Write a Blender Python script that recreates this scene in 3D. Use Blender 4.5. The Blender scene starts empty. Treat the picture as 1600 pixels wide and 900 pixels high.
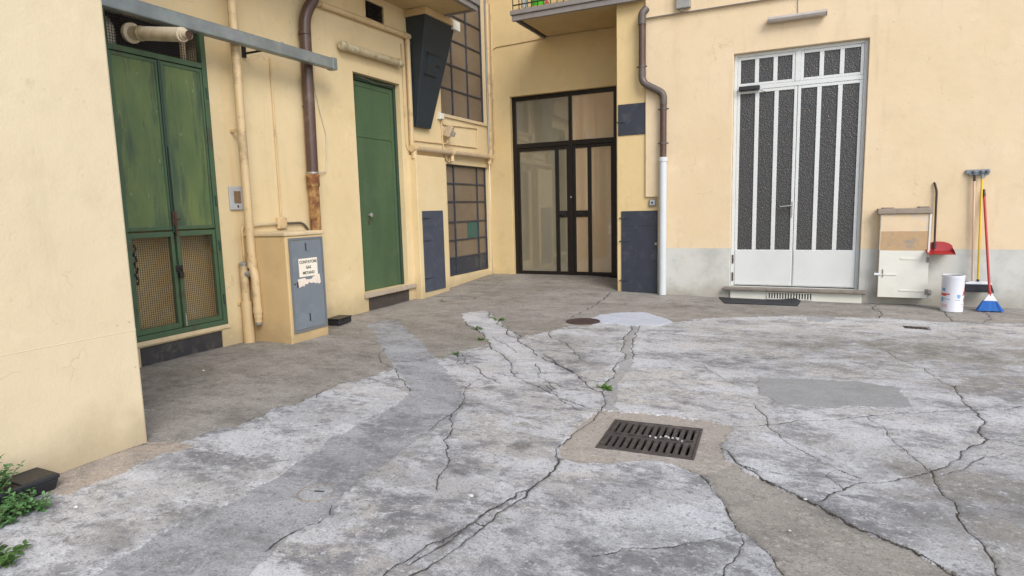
import bpy, bmesh, math, random
import numpy as np
from mathutils import Vector, Matrix

# ------------------------------------------------------------------ camera, sky, sun, exposure
scene = bpy.context.scene
COL = scene.collection
cam_d = bpy.data.cameras.new('camera'); cam = bpy.data.objects.new('camera', cam_d); COL.objects.link(cam)
cam_d.sensor_width = 36; cam_d.lens = 21.87; cam_d.clip_start = 0.05; cam_d.clip_end = 500
cam.matrix_world = Matrix(((0.90169, -0.03209, 0.43119, 0.0), (0.43163, 0.12570, -0.89325, 0.0),
                           (-0.02553, 0.99155, 0.12720, 1.35), (0, 0, 0, 1)))
scene.camera = cam
SUN_DIR = Vector((0.85, -0.80, 0.95)).normalized()          # from the yard towards the light
world = bpy.data.worlds.new('World'); scene.world = world; world.use_nodes = True
wn = world.node_tree; wn.nodes.clear()
sky_n = wn.nodes.new('ShaderNodeTexSky'); sky_n.sky_type = 'NISHITA'; sky_n.sun_disc = False
sky_n.sun_elevation = math.asin(SUN_DIR.z); sky_n.sun_rotation = math.atan2(SUN_DIR.x, SUN_DIR.y)
sky_n.air_density = 1.0; sky_n.dust_density = 1.2; sky_n.ozone_density = 1.0
bg = wn.nodes.new('ShaderNodeBackground'); bg.inputs['Strength'].default_value = 0.15
wo = wn.nodes.new('ShaderNodeOutputWorld')
wn.links.new(sky_n.outputs[0], bg.inputs[0]); wn.links.new(bg.outputs[0], wo.inputs[0])
sun_d = bpy.data.lights.new('sun', 'SUN'); sun_d.energy = 1.5; sun_d.angle = math.radians(32); sun_d.color = (1.0, 0.955, 0.88)
sun = bpy.data.objects.new('sun', sun_d); COL.objects.link(sun)
sun.rotation_euler = SUN_DIR.to_track_quat('Z', 'Y').to_euler()
scene.view_settings.view_transform = 'Standard'; scene.view_settings.look = 'None'
scene.view_settings.exposure = 0.74; scene.view_settings.gamma = 1; scene.view_settings.use_curve_mapping = False

rng = random.Random(7)
nrng = np.random.RandomState(11)

# ------------------------------------------------------------------ mesh helpers
class MB:
    """collects shapes (world coordinates); build() links them as one mesh object"""
    def __init__(self): self.v = []; self.f = []
    def add(self, vs, fs):
        o = len(self.v); self.v += [tuple(p) for p in vs]; self.f += [tuple(i + o for i in f) for f in fs]; return self
    def hexa(self, p):
        return self.add(p, [(0, 3, 2, 1), (4, 5, 6, 7), (0, 1, 5, 4), (1, 2, 6, 5), (2, 3, 7, 6), (3, 0, 4, 7)])
    def box(self, x0, x1, y0, y1, z0, z1):
        return self.hexa([(x0, y0, z0), (x1, y0, z0), (x1, y1, z0), (x0, y1, z0), (x0, y0, z1), (x1, y0, z1), (x1, y1, z1), (x0, y1, z1)])
    def obox(self, c, size, rot):
        m = rot if isinstance(rot, Matrix) else Matrix.Rotation(rot, 3, 'Z')
        c = Vector(c); h = Vector(size) / 2
        ps = [c + m @ Vector((sx * h.x, sy * h.y, sz * h.z)) for sz in (-1, 1) for sx, sy in ((-1, -1), (1, -1), (1, 1), (-1, 1))]
        return self.hexa(ps)
    def tube(self, path, r, n=14, cap=True):
        P = [Vector(p) for p in path]; k = len(P)
        R = r if isinstance(r, (list, tuple)) else [r] * k
        ups = None; rings = []
        for i in range(k):
            t = (P[min(i + 1, k - 1)] - P[max(i - 1, 0)]).normalized()
            if t.length < 1e-9: t = Vector((0, 0, 1))
            if ups is None: ups = t.orthogonal().normalized()
            else:
                ups = ups - t * ups.dot(t)
                ups = ups.normalized() if ups.length > 1e-6 else t.orthogonal().normalized()
            b = t.cross(ups)
            rings.append([P[i] + (ups * math.cos(a) + b * math.sin(a)) * R[i] for a in [2 * math.pi * j / n for j in range(n)]])
        vs = [p for rg in rings for p in rg]; fs = []
        for i in range(k - 1):
            for j in range(n):
                fs.append((i * n + j, i * n + (j + 1) % n, (i + 1) * n + (j + 1) % n, (i + 1) * n + j))
        if cap: fs.append(tuple(range(n - 1, -1, -1))); fs.append(tuple((k - 1) * n + j for j in range(n)))
        return self.add(vs, fs)
    def rodbox(self, p0, p1, r):                       # thin square rod, four sides
        p0 = Vector(p0); p1 = Vector(p1); t = (p1 - p0).normalized(); u = t.orthogonal().normalized() * r; w = t.cross(u)
        vs = [p + a for p in (p0, p1) for a in (u, w, -u, -w)]
        return self.add(vs, [(0, 1, 5, 4), (1, 2, 6, 5), (2, 3, 7, 6), (3, 0, 4, 7)])
    def prism(self, poly, vec):
        k = len(poly); vec = Vector(vec); vs = [Vector(p) for p in poly] + [Vector(p) + vec for p in poly]
        fs = [tuple(range(k - 1, -1, -1)), tuple(range(k, 2 * k))] + [(i, (i + 1) % k, (i + 1) % k + k, i + k) for i in range(k)]
        return self.add(vs, fs)
    def lathe(self, c, prof, n=32, a0=0, a1=2 * math.pi):
        full = abs(a1 - a0 - 2 * math.pi) < 1e-6; m = n if full else n + 1; vs = []; fs = []
        for r, z in prof:
            for j in range(m):
                a = a0 + (a1 - a0) * j / n; vs.append((c[0] + r * math.cos(a), c[1] + r * math.sin(a), c[2] + z))
        for i in range(len(prof) - 1):
            for j in range(n):
                j2 = (j + 1) % m; fs.append((i * m + j, i * m + j2, (i + 1) * m + j2, (i + 1) * m + j))
        return self.add(vs, fs)
    def build(self, name, mat, parent=None, bev=0, smooth=False, origin=None, recalc=True, seg=2):
        if parent is not None: off = Vector(parent['_o'])
        else: off = Vector(origin) if origin is not None else Vector((0, 0, 0))
        me = bpy.data.meshes.new(name); me.from_pydata([Vector(p) - off for p in self.v], [], self.f)
        if recalc:
            bm = bmesh.new(); bm.from_mesh(me); bmesh.ops.recalc_face_normals(bm, faces=bm.faces); bm.to_mesh(me); bm.free()
        me.materials.append(mat)
        if smooth: me.shade_smooth(); me.set_sharp_from_angle(angle=math.radians(38))
        o = bpy.data.objects.new(name, me); COL.objects.link(o); o['_o'] = tuple(off)
        if parent is not None: o.parent = parent
        else: o.location = off
        if bev:
            b = o.modifiers.new('edge', 'BEVEL'); b.width = bev; b.segments = seg; b.limit_method = 'ANGLE'; b.angle_limit = math.radians(40)
            b.harden_normals = False
        return o

def thing(name, label, cat, loc, group=None):
    o = bpy.data.objects.new(name, None); COL.objects.link(o); o.location = loc; o['_o'] = tuple(loc)
    o.empty_display_size = 0.1; o['label'] = label; o['category'] = cat
    if group: o['group'] = group
    return o
def tag(o, label, cat, group=None):
    o['label'] = label; o['category'] = cat
    if group: o['group'] = group
    return o
def bx(name, mat, parent, x0, x1, y0, y1, z0, z1, bev=0):
    return MB().box(x0, x1, y0, y1, z0, z1).build(name, mat, parent, bev)
def arc(pts, r=0.06, k=6):                              # polyline with rounded corners
    P = [Vector(p) for p in pts]; out = [P[0]]
    for i in range(1, len(P) - 1):
        a = (P[i - 1] - P[i]); b = (P[i + 1] - P[i]); d = min(r, a.length * .45, b.length * .45)
        s = P[i] + a.normalized() * d; e = P[i] + b.normalized() * d
        for j in range(k + 1):
            t = j / k; out.append(s * (1 - t) ** 2 + P[i] * 2 * t * (1 - t) + e * t * t)
    return out + [P[-1]]

# ------------------------------------------------------------------ material helpers
class NT:
    def __init__(self, name):
        self.m = bpy.data.materials.new(name); self.m.use_nodes = True; self.t = self.m.node_tree; self.t.nodes.clear()
        self.out = self.t.nodes.new('ShaderNodeOutputMaterial'); self.p = self.t.nodes.new('ShaderNodeBsdfPrincipled')
        self.t.links.new(self.p.outputs[0], self.out.inputs[0]); self.pos = self.t.nodes.new('ShaderNodeNewGeometry').outputs['Position']
    def set(self, sock, val):
        if hasattr(val, 'links'): self.t.links.new(val, sock)
        elif isinstance(val, tuple) and len(val) == 3 and sock.type == 'RGBA': sock.default_value = (*val, 1)
        else: sock.default_value = val
    def scl(self, s):
        n = self.t.nodes.new('ShaderNodeVectorMath'); n.operation = 'MULTIPLY'; self.set(n.inputs[0], self.pos); n.inputs[1].default_value = s; return n.outputs[0]
    def noise(self, scale, detail=4, rough=.55, stretch=None, dist=0, off=0):
        n = self.t.nodes.new('ShaderNodeTexNoise'); n.inputs['Scale'].default_value = scale; n.inputs['Detail'].default_value = detail
        n.inputs['Roughness'].default_value = rough; n.inputs['Distortion'].default_value = dist
        v = self.scl(stretch) if stretch else self.pos
        if off:
            a = self.t.nodes.new('ShaderNodeVectorMath'); a.operation = 'ADD'; self.set(a.inputs[0], v); a.inputs[1].default_value = (off, off * .7, off * 1.3); v = a.outputs[0]
        self.set(n.inputs['Vector'], v); return n.outputs[0]
    def voro(self, scale, feature='F1', out='Distance', stretch=None, rnd=1):
        n = self.t.nodes.new('ShaderNodeTexVoronoi'); n.feature = feature; n.inputs['Scale'].default_value = scale; n.inputs['Randomness'].default_value = rnd
        self.set(n.inputs['Vector'], self.scl(stretch) if stretch else self.pos); return n.outputs[out]
    def ramp(self, f, lo, hi, a=0.0, b=1.0):
        n = self.t.nodes.new('ShaderNodeMapRange'); n.interpolation_type = 'SMOOTHSTEP'
        for k, x in zip(('Value', 'From Min', 'From Max', 'To Min', 'To Max'), (f, lo, hi, a, b)): self.set(n.inputs[k], x)
        return n.outputs[0]
    def math(self, op, a, b=0.0):
        n = self.t.nodes.new('ShaderNodeMath'); n.operation = op; self.set(n.inputs[0], a); self.set(n.inputs[1], b); return n.outputs[0]
    def mix(self, f, a, b, mode='MIX'):
        n = self.t.nodes.new('ShaderNodeMix'); n.data_type = 'RGBA'; n.blend_type = mode
        self.set(n.inputs['Factor'], f); self.set(n.inputs['A'] if False else n.inputs[6], a); self.set(n.inputs[7], b); return n.outputs[2]
    def attr(self, name):
        n = self.t.nodes.new('ShaderNodeAttribute'); n.attribute_name = name; return n.outputs['Fac']
    def z(self):
        n = self.t.nodes.new('ShaderNodeSeparateXYZ'); self.set(n.inputs[0], self.pos); return n.outputs
    def bump(self, h, strength, dist, prev=None):
        n = self.t.nodes.new('ShaderNodeBump'); n.inputs['Strength'].default_value = strength; n.inputs['Distance'].default_value = dist
        self.set(n.inputs['Height'], h)
        if prev is not None: self.set(n.inputs['Normal'], prev)
        return n.outputs[0]
    def fin(self, col, rough=.6, metal=0.0, normal=None, spec=None):
        self.set(self.p.inputs['Base Color'], col); self.set(self.p.inputs['Roughness'], rough); self.set(self.p.inputs['Metallic'], metal)
        if normal is not None: self.set(self.p.inputs['Normal'], normal)
        if spec is not None: self.p.inputs['Specular IOR Level'].default_value = spec
        return self.m

def paint(name, c, c2=None, rough=.5, metal=0.0, var=.5, scale=6, bump=.15, streak=False, grime=None, spec=.5):
    n = NT(name); c2 = c2 or tuple(x * .72 for x in c)
    f = n.ramp(n.noise(scale, 6, .62, (1, 1, .22) if streak else None), .38, .7, 0, var)
    col = n.mix(f, c, c2)
    fine = n.noise(scale * 14, 3, .6)
    if grime:
        g = n.math('MULTIPLY', n.ramp(n.noise(scale * .6, 9, .74, off=3.1), .52, .62), .75); col = n.mix(g, col, grime)
    r = n.ramp(fine, .3, .7, rough - .07, rough + .08)
    return n.fin(col, r, metal, n.bump(fine, bump, .004), spec)

def plaster(name, c, c2, dirt=(.20, .15, .09), dado=None, peel=False):
    n = NT(name)
    big = n.noise(.9, 6, .6); mid = n.noise(4.5, 8, .62, off=2.2); fine = n.noise(55, 5, .6); strk = n.noise(5, 6, .6, (1, 1, .12), off=5)
    col = n.mix(n.ramp(big, .35, .68, 0, .8), c, c2)
    col = n.mix(n.ramp(mid, .5, .8, 0, .30), col, tuple(x * .78 for x in c2))
    col = n.mix(n.ramp(strk, .55, .8, 0, .20), col, dirt)
    xyz = n.z(); zz = n.math('ADD', xyz[2], n.math('MULTIPLY', n.math('SUBTRACT', n.noise(3.2, 5, .6, off=1), .5), .55))
    col = n.mix(n.ramp(zz, .36, -.02, 0, .42), col, dirt)
    spots = n.ramp(n.noise(26, 2, .5, off=9), .73, .78, 0, .4); col = n.mix(spots, col, dirt)
    col = n.mix(n.ramp(n.noise(13, 6, .75, (1, 1, .5), off=31), .60, .74, 0, .30), col, tuple(x * .55 for x in c2))       # scuffs
    col = n.mix(n.ramp(n.noise(2.2, 10, .75, off=17), .56, .70, 0, .35), col, tuple(min(.8, x * 1.15) for x in c))             # patched, paler areas
    wv = n.t.nodes.new('ShaderNodeVectorMath'); wv.operation = 'ADD'; wn_ = n.t.nodes.new('ShaderNodeTexNoise'); wn_.inputs['Scale'].default_value = 2.6; wn_.inputs['Detail'].default_value = 6
    n.set(wn_.inputs['Vector'], n.pos); n.set(wv.inputs[0], n.pos); n.set(wv.inputs[1], wn_.outputs['Color'])
    vo = n.t.nodes.new('ShaderNodeTexVoronoi'); vo.feature = 'DISTANCE_TO_EDGE'; vo.inputs['Scale'].default_value = .85; n.set(vo.inputs['Vector'], wv.outputs[0])
    hair = n.math('MULTIPLY', n.ramp(vo.outputs['Distance'], .0075, .002), n.ramp(n.noise(1.4, 4, .6, off=40), .52, .62)); col = n.mix(n.math('MULTIPLY', hair, .22), col, dirt)
    h = n.math('SUBTRACT', n.math('ADD', n.math('MULTIPLY', mid, .9), n.math('MULTIPLY', fine, .4)), n.math('MULTIPLY', hair, .15))
    if dado:
        line = n.math('ADD', xyz[2], n.math('MULTIPLY', n.math('SUBTRACT', n.noise(14, 4, .6), .5), .012))
        dcol = n.mix(n.ramp(n.noise(3.5, 7, .65, off=4), .42, .72, 0, .8), dado, tuple(x * .74 for x in dado))
        dcol = n.mix(n.ramp(n.noise(7, 6, .7, off=8), .60, .70, 0, .5), dcol, c)
        dcol = n.mix(n.ramp(zz, .30, 0.0, 0, .45), dcol, dirt)
        col = n.mix(n.ramp(line, .706, .712), dcol, col)
        chip = n.math('MULTIPLY', n.ramp(n.noise(16, 3, .6, off=6), .66, .70), n.math('MULTIPLY', n.ramp(xyz[2], .62, .72), n.ramp(xyz[2], 1.2, .75)))
        col = n.mix(n.math('MULTIPLY', chip, .8), col, (.62, .58, .50))
    nb = n.bump(h, .2, .02); nb = n.bump(n.noise(1.6, 3, .5, off=7), .25, .06, nb)
    return n.fin(col, .88, 0, nb, .25)

def concrete(name, light, dark, warm, dk=.55, moss=0.0, lo=.40, hi=.66, grain=1.0, white=.6):
    n = NT(name)
    a = n.noise(.75, 5, .6, off=1.5); b = n.noise(2.3, 12, .72, (.8, 1.2, 1), dist=.5); c = n.noise(7, 10, .74, (.8, 1.2, 1), off=4); g = n.noise(110, 4, .7); w = n.noise(3.1, 12, .74, (.75, 1.25, 1), dist=.3, off=21)
    col = n.mix(n.ramp(a, .38, .66, 0, .8), light, warm)
    st = n.math('ADD', n.math('MULTIPLY', b, .55), n.math('MULTIPLY', c, .45))
    col = n.mix(n.ramp(st, .475, .55, 0, dk), col, dark)
    col = n.mix(n.ramp(st, .545, .63, 0, dk * .8), col, tuple(x * .6 for x in dark))
    col = n.mix(n.ramp(w, .485, .56, 0, white), col, tuple(min(.8, x * 1.32) for x in light))
    tone = n.math('MULTIPLY', n.attr('tone'), n.ramp(n.math('ADD', n.math('MULTIPLY', c, .6), n.math('MULTIPLY', w, .4)), .40, .56, .35, 1.0))
    col = n.mix(tone, col, tuple(x * .74 for x in dark))
    col = n.mix(n.attr('khaki'), col, tuple(x * y for x, y in zip(dark, (1.32, 1.24, 1.04))))
    col = n.mix(n.math('MULTIPLY', n.attr('pale'), n.ramp(n.math('ADD', n.math('MULTIPLY', c, .5), n.math('MULTIPLY', w, .5)), .42, .56, 1.0, .15)), col, tuple(min(.8, x * y) for x, y in zip(light, (1.27, 1.19, 1.06))))
    if moss:
        col = n.mix(n.math('MULTIPLY', n.ramp(n.noise(1.1, 8, .7, off=12), .46, .66), moss), col, (.105, .098, .055))
    col = n.mix(n.ramp(g, .42, .70, .0, .50 * grain), col, tuple(x * .40 for x in dark))
    col = n.mix(n.ramp(n.noise(42, 5, .75, off=2), .55, .64, 0, .62 * grain), col, tuple(x * .45 for x in dark))
    col = n.mix(n.ramp(n.noise(33, 5, .75, off=15), .55, .65, 0, .60 * grain), col, tuple(min(.85, x * 1.35) for x in light))
    col = n.mix(n.ramp(n.noise(15, 9, .78, (.8, 1.2, 1), off=27), .55, .62, 0, .5 * grain), col, tuple(x * .62 for x in dark))
    col = n.mix(n.math('MULTIPLY', n.attr('dirt'), .68), col, (.095, .090, .082))
    cs = n.math('ABSOLUTE', n.math('ADD', n.attr('cs'), n.math('ADD', n.math('MULTIPLY', n.math('SUBTRACT', n.noise(26, 6, .7, off=6), .5), .022), n.math('MULTIPLY', n.math('SUBTRACT', g, .5), .004))))
    wd = n.math('MULTIPLY', n.attr('cw'), n.ramp(n.noise(6, 6, .7, off=8), .36, .62, .5, 1.8))
    mk = n.t.nodes.new('ShaderNodeMapRange'); mk.interpolation_type = 'SMOOTHSTEP'
    for k_, x_ in zip(('Value', 'From Min', 'From Max', 'To Min', 'To Max'), (cs, n.math('MULTIPLY', wd, .55), n.math('MULTIPLY', wd, 1.35), 1.0, 0.0)): n.set(mk.inputs[k_], x_)
    cm = n.math('MULTIPLY', mk.outputs[0], n.ramp(n.attr('ca'), 3.2, 2.2))
    col = n.mix(n.math('MULTIPLY', cm, n.ramp(n.noise(9, 5, .7, off=13), .34, .52, .6, 1.0)), col, (.058, .053, .047))
    h = n.math('ADD', n.math('MULTIPLY', g, .5), n.math('MULTIPLY', c, .9))
    h = n.math('SUBTRACT', h, n.math('MULTIPLY', cm, .9)); nb = n.bump(h, .65, .011)
    return n.fin(col, n.ramp(b, .3, .7, .78, .95), 0, nb, .3)

# ------------------------------------------------------------------ materials
M = {}
M['wall_fg'] = plaster('plaster_cream', (.64, .535, .365), (.61, .50, .33))
M['wall_left'] = plaster('plaster_ochre', (.67, .535, .32), (.62, .485, .27))
M['wall_alcove'] = plaster('plaster_yellow', (.65, .50, .265), (.60, .45, .225))
M['wall_right'] = plaster('plaster_peach', (.70, .56, .38), (.67, .525, .335), dado=(.55, .55, .51))
M['soffit'] = plaster('plaster_soffit', (.56, .42, .22), (.48, .34, .16))
M['sill_cream'] = paint('cream_masonry', (.60, .48, .30), (.45, .34, .20), .8, scale=9, bump=.3)
M['stone'] = paint('sill_stone', (.40, .33, .25), (.24, .19, .14), .75, scale=12, bump=.4)
M['threshold'] = paint('threshold_stone', (.22, .19, .16), (.12, .10, .085), .7, scale=14, bump=.5)
M['plinth_dark'] = paint('dark_slate', (.026, .026, .03), (.055, .05, .047), .6, scale=9, bump=.4, grime=(.10, .085, .07))
M['plinth_brown'] = paint('brown_slate', (.05, .040, .034), (.085, .07, .06), .65, scale=18, bump=.5)
def green_weathered():
    n = NT('weathered_green_paint'); s = n.noise(3.4, 8, .62, (1, 1, .16)); s2 = n.noise(22, 5, .6, (1, 1, .06), off=3); b = n.noise(2.0, 5, .6, (1, 1, .5), off=8)
    col = n.mix(n.ramp(b, .36, .66), (.078, .130, .050), (.132, .176, .060))
    col = n.mix(n.ramp(s, .46, .60, 0, .85), col, (.040, .074, .050))
    s3 = n.noise(9, 9, .72, (1, 1, .10), off=22); col = n.mix(n.ramp(s3, .53, .62, 0, .6), col, (.030, .052, .040))
    col = n.mix(n.ramp(s2, .62, .70, 0, .6), col, (.024, .040, .030))
    col = n.mix(n.ramp(n.noise(16, 8, .75, (1, 1, .18), off=33), .60, .68, 0, .35), col, (.17, .21, .11))
    col = n.mix(n.ramp(n.noise(60, 2, .5, (1, 1, .2), off=5), .71, .75, 0, .7), col, (.30, .36, .28))
    col = n.mix(n.ramp(n.noise(14, 6, .75, off=14), .64, .70, 0, .7), col, (.10, .045, .025))
    return n.fin(col, n.ramp(s, .3, .7, .42, .6), 0, n.bump(n.math('ADD', s2, s3), .22, .005), .45)
M['green'] = green_weathered()
M['green_frame'] = paint('green_frame_paint', (.056, .108, .052), (.038, .072, .042), .5, scale=7, streak=True, grime=(.06, .052, .036))
M['green_dark'] = paint('dark_green_paint', (.022, .05, .032), (.03, .06, .04), .5, scale=8)
M['green_door'] = paint('green_door_paint', (.062, .112, .053), (.047, .086, .042), .5, scale=3.0, streak=True, var=.9, bump=.2, grime=(.070, .112, .066))
M['wire'] = paint('rusty_wire', (.075, .06, .042), (.05, .035, .022), .7, .3, scale=20)
M['wire_dark'] = paint('dark_wire', (.05, .045, .04), (.03, .025, .02), .7, .3, scale=20)
M['board'] = paint('rust_stained_board', (.56, .42, .20), (.44, .29, .12), .85, var=.6, scale=2.6, streak=True, grime=(.58, .46, .26))
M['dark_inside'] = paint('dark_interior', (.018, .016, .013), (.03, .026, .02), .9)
M['rust_iron'] = paint('rusty_iron', (.10, .05, .032), (.045, .03, .024), .75, .3, scale=18, bump=.5)
M['black_iron'] = paint('black_iron', (.022, .021, .022), (.05, .04, .035), .55, .4, scale=16)
M['flue'] = paint('cream_flue_paint', (.66, .58, .44), (.42, .32, .20), .45, var=.7, scale=7, bump=.05)
def galv():
    n = NT('galvanised_steel'); v = n.voro(38, out='Color'); s = n.noise(4, 5, .6)
    col = n.mix(n.ramp(s, .35, .7), (.30, .335, .345), (.22, .25, .26)); col = n.mix(.12, col, v, 'MULTIPLY')
    col = n.mix(n.ramp(n.noise(9, 5, .7, off=3), .62, .74, 0, .5), col, (.42, .43, .42))
    return n.fin(col, .45, .55, n.bump(s, .05, .003))
M['galv'] = galv()
M['ochre_pipe'] = paint('ochre_pipe_paint', (.60, .45, .25), (.47, .33, .165), .5, scale=5, streak=True, bump=.1, grime=(.36, .26, .15))
M['tan_pipe'] = paint('tan_pipe_paint', (.42, .32, .21), (.33, .25, .165), .55, scale=7, bump=.1)
M['grey_fit'] = paint('grey_fitting', (.36, .35, .33), (.24, .22, .20), .45, .5, scale=12)
M['brown_pipe'] = paint('brown_downspout_paint', (.085, .048, .036), (.06, .036, .03), .38, scale=5, streak=True, bump=.05, grime=(.12, .085, .07))
M['grey_brown_pipe'] = paint('weathered_brown_pipe', (.105, .085, .075), (.07, .055, .05), .5, scale=8, bump=.1)
M['white_pipe'] = paint('white_pipe_paint', (.55, .58, .60), (.49, .51, .52), .42, scale=2.5, bump=.04, var=.6)
def rustpipe():
    n = NT('rusted_cast_iron'); s = n.noise(6, 7, .65); s2 = n.noise(20, 6, .7, off=4)
    col = n.mix(n.ramp(s, .40, .60), (.40, .235, .085), (.16, .062, .026)); col = n.mix(n.ramp(s2, .56, .66, 0, .6), col, (.48, .36, .21)); col = n.mix(n.ramp(n.noise(34, 5, .7, off=9), .58, .66, 0, .8), col, (.07, .03, .018))
    return n.fin(col, .82, 0, n.bump(s2, .2, .005), .3)
M['rust_pipe'] = rustpipe()
M['cable'] = paint('ivory_cable', (.60, .53, .40), None, .5)
M['cable_dark'] = paint('dark_conduit', (.10, .085, .065), (.16, .13, .09), .5)
M['meter_grey'] = paint('blue_grey_steel_paint', (.165, .190, .215), (.135, .155, .178), .42, scale=4, bump=.06, grime=(.19, .22, .25))
M['meter_frame'] = paint('blue_grey_frame', (.13, .15, .17), (.19, .185, .17), .5, scale=9)
M['meter_masonry'] = plaster('plaster_meter_box', (.60, .44, .235), (.54, .385, .19))
M['paper'] = paint('paper', (.78, .72, .60), (.68, .62, .52), .85, scale=14, bump=.05)
M['paper_torn'] = paint('torn_paper', (.76, .66, .56), (.60, .52, .45), .9, scale=20, bump=.2)
M['ink'] = paint('black_ink', (.02, .02, .022), None, .7)
M['grey_plastic'] = paint('grey_plastic', (.42, .44, .46), (.35, .36, .37), .45, bump=.04)
M['amber_glass'] = paint('amber_pane', (.20, .13, .07), (.12, .08, .05), .25)
M['black_plastic'] = paint('black_plastic', (.014, .015, .017), (.026, .026, .028), .45, scale=12, bump=.1)
M['blue_steel'] = paint('navy_steel_paint', (.030, .036, .052), (.022, .027, .040), .48, scale=7, bump=.15, grime=(.058, .064, .076))
M['blue_door'] = paint('faded_navy_door_paint', (.056, .066, .092), (.042, .050, .070), .5, scale=7, bump=.15, grime=(.085, .095, .115))
M['chute'] = paint('dark_chute_paint', (.020, .030, .040), (.014, .022, .024), .45, scale=4, bump=.08)
def oldglass(name, c1, c2, rough=.22):
    n = NT(name); v = n.noise(1.3, 5, .6); h = n.voro(75); h2 = n.noise(40, 3, .6)
    col = n.mix(n.ramp(v, .35, .66), c1, c2); col = n.mix(n.ramp(n.noise(11, 6, .7, off=3), .55, .72, 0, .5), col, tuple(x * 1.5 for x in c1))
    return n.fin(col, rough, 0, n.bump(n.math('ADD', h, h2), .35, .006), .5)
M['pane_brown'] = oldglass('dusty_patterned_glass', (.175, .135, .095), (.135, .10, .07), .32)
M['pane_teal'] = paint('teal_panel', (.035, .10, .085), (.03, .085, .075), .5)
def pebble():
    n = NT('pebbled_dark_glass'); v = n.voro(74, 'SMOOTH_F1'); e = n.voro(74, 'DISTANCE_TO_EDGE'); w = n.noise(45, 3, .5)
    col = n.mix(n.ramp(e, .0, .12), (.085, .078, .068), (.040, .040, .043))
    return n.fin(col, .27, 0, n.bump(n.math('ADD', v, n.math('MULTIPLY', w, .5)), .75, .009), .5)
M['pebble'] = pebble()
def doorglass(name, c1, c2):
    n = NT(name); d = n.noise(2.2, 6, .6, (1, 1, .4))
    col = n.mix(n.ramp(d, .35, .7), c1, c2)
    n.p.inputs['Coat Weight'].default_value = 1.0; n.p.inputs['Coat Roughness'].default_value = .02; n.p.inputs['Coat IOR'].default_value = 2.0
    return n.fin(col, .35, 0, None, .3)
M['door_glass'] = doorglass('tinted_door_glass', (.225, .20, .14), (.195, .172, .12)); M['door_glass_tan_reflection'] = doorglass('painted_reflection_door_glass', (.56, .41, .255), (.50, .365, .22))  # tan of the right-hand panes paints in the ochre side wall's reflection
M['door_frame'] = paint('dark_brown_aluminium', (.014, .010, .009), (.021, .016, .014), .4, .2, scale=9, bump=.03)
M['white_paint'] = paint('white_steel_paint', (.62, .635, .625), (.56, .565, .545), .38, scale=2.2, bump=.05, var=.6)
M['white_cab'] = paint('ivory_cabinet_paint', (.68, .67, .60), (.61, .59, .52), .5, scale=6, bump=.08)
M['cab_upper'] = paint('peeling_cream_paint', (.68, .53, .35), (.58, .45, .30), .8, scale=9, bump=.3, grime=(.50, .51, .54))
M['cab_tan'] = paint('peeling_tan_paint', (.46, .31, .17), (.40, .27, .145), .8, scale=14, bump=.35, grime=(.24, .235, .23))
M['slab_grey'] = paint('weathered_slab', (.30, .25, .20), (.20, .165, .13), .85, scale=14, bump=.5)
M['old_lamp'] = paint('yellowed_lamp_cover', (.50, .42, .27), (.33, .26, .15), .4, var=.9, scale=9, streak=False, bump=.1, grime=(.55, .52, .42))
M['lamp_body'] = paint('lamp_body', (.40, .36, .30), (.30, .26, .21), .5, scale=9)
M['lamp_cover'] = paint('greyed_lamp_cover', (.44, .40, .36), (.32, .29, .26), .3, scale=10, bump=.04)
M['lead'] = paint('grey_flashing', (.235, .215, .205), (.17, .155, .145), .5, .15, scale=8, bump=.1)
M['rail_black'] = paint('black_railing', (.015, .015, .016), None, .45)
M['bin_green'] = paint('bright_green_plastic', (.085, .50, .03), (.07, .42, .03), .35, bump=.03)
M['silver'] = paint('silver_metal', (.55, .55, .56), (.42, .42, .43), .3, .8)
M['red_plastic'] = paint('red_plastic', (.36, .018, .018), (.27, .015, .016), .4, bump=.05)
M['red_paint'] = paint('red_handle', (.42, .035, .03), (.34, .03, .03), .35, bump=.02)
M['yellow'] = paint('yellow_handle', (.72, .48, .02), (.62, .40, .02), .35, bump=.02)
M['pink'] = paint('pale_pink_handle', (.70, .50, .38), (.62, .43, .32), .4, bump=.02)
M['dark_brown'] = paint('dark_brown_plastic', (.035, .018, .014), None, .4)
M['bristle_black'] = paint('black_bristles', (.013, .014, .022), (.022, .022, .03), .75, scale=60, streak=True, bump=.6)
M['bristle_blue'] = paint('blue_bristles', (.012, .13, .46), (.008, .09, .36), .6, scale=50, streak=True, bump=.6)
M['grey_head'] = paint('grey_blue_plastic', (.20, .225, .25), (.14, .155, .17), .45)
M['white_plastic'] = paint('white_plastic', (.72, .74, .78), (.66, .68, .73), .35, bump=.02)
M['tin_white'] = paint('white_tin', (.70, .71, .77), (.64, .65, .71), .35, scale=5, bump=.03)
M['print_red'] = paint('red_print', (.55, .06, .05), (.62, .16, .14), .4, scale=30)
M['print_blue'] = paint('blue_print', (.13, .30, .52), (.30, .45, .62), .4, scale=30)
M['print_pink'] = paint('faded_red_print', (.62, .34, .34), (.66, .48, .50), .4, scale=40)
M['rubber'] = paint('black_rubber', (.020, .022, .028), (.032, .034, .04), .6, scale=18, bump=.2)
M['iron'] = paint('cast_iron', (.085, .075, .075), (.055, .048, .048), .5, .45, scale=22, bump=.5, grime=(.15, .13, .12))
M['iron_brown'] = paint('brown_cast_iron', (.075, .050, .044), (.055, .036, .032), .7, .2, scale=20, bump=.5)
M['crumb'] = paint('white_crumbs', (.55, .54, .52), None, .8)
M['soil'] = paint('soil', (.05, .038, .026), (.03, .022, .016), .95, scale=30, bump=.8)
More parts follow.
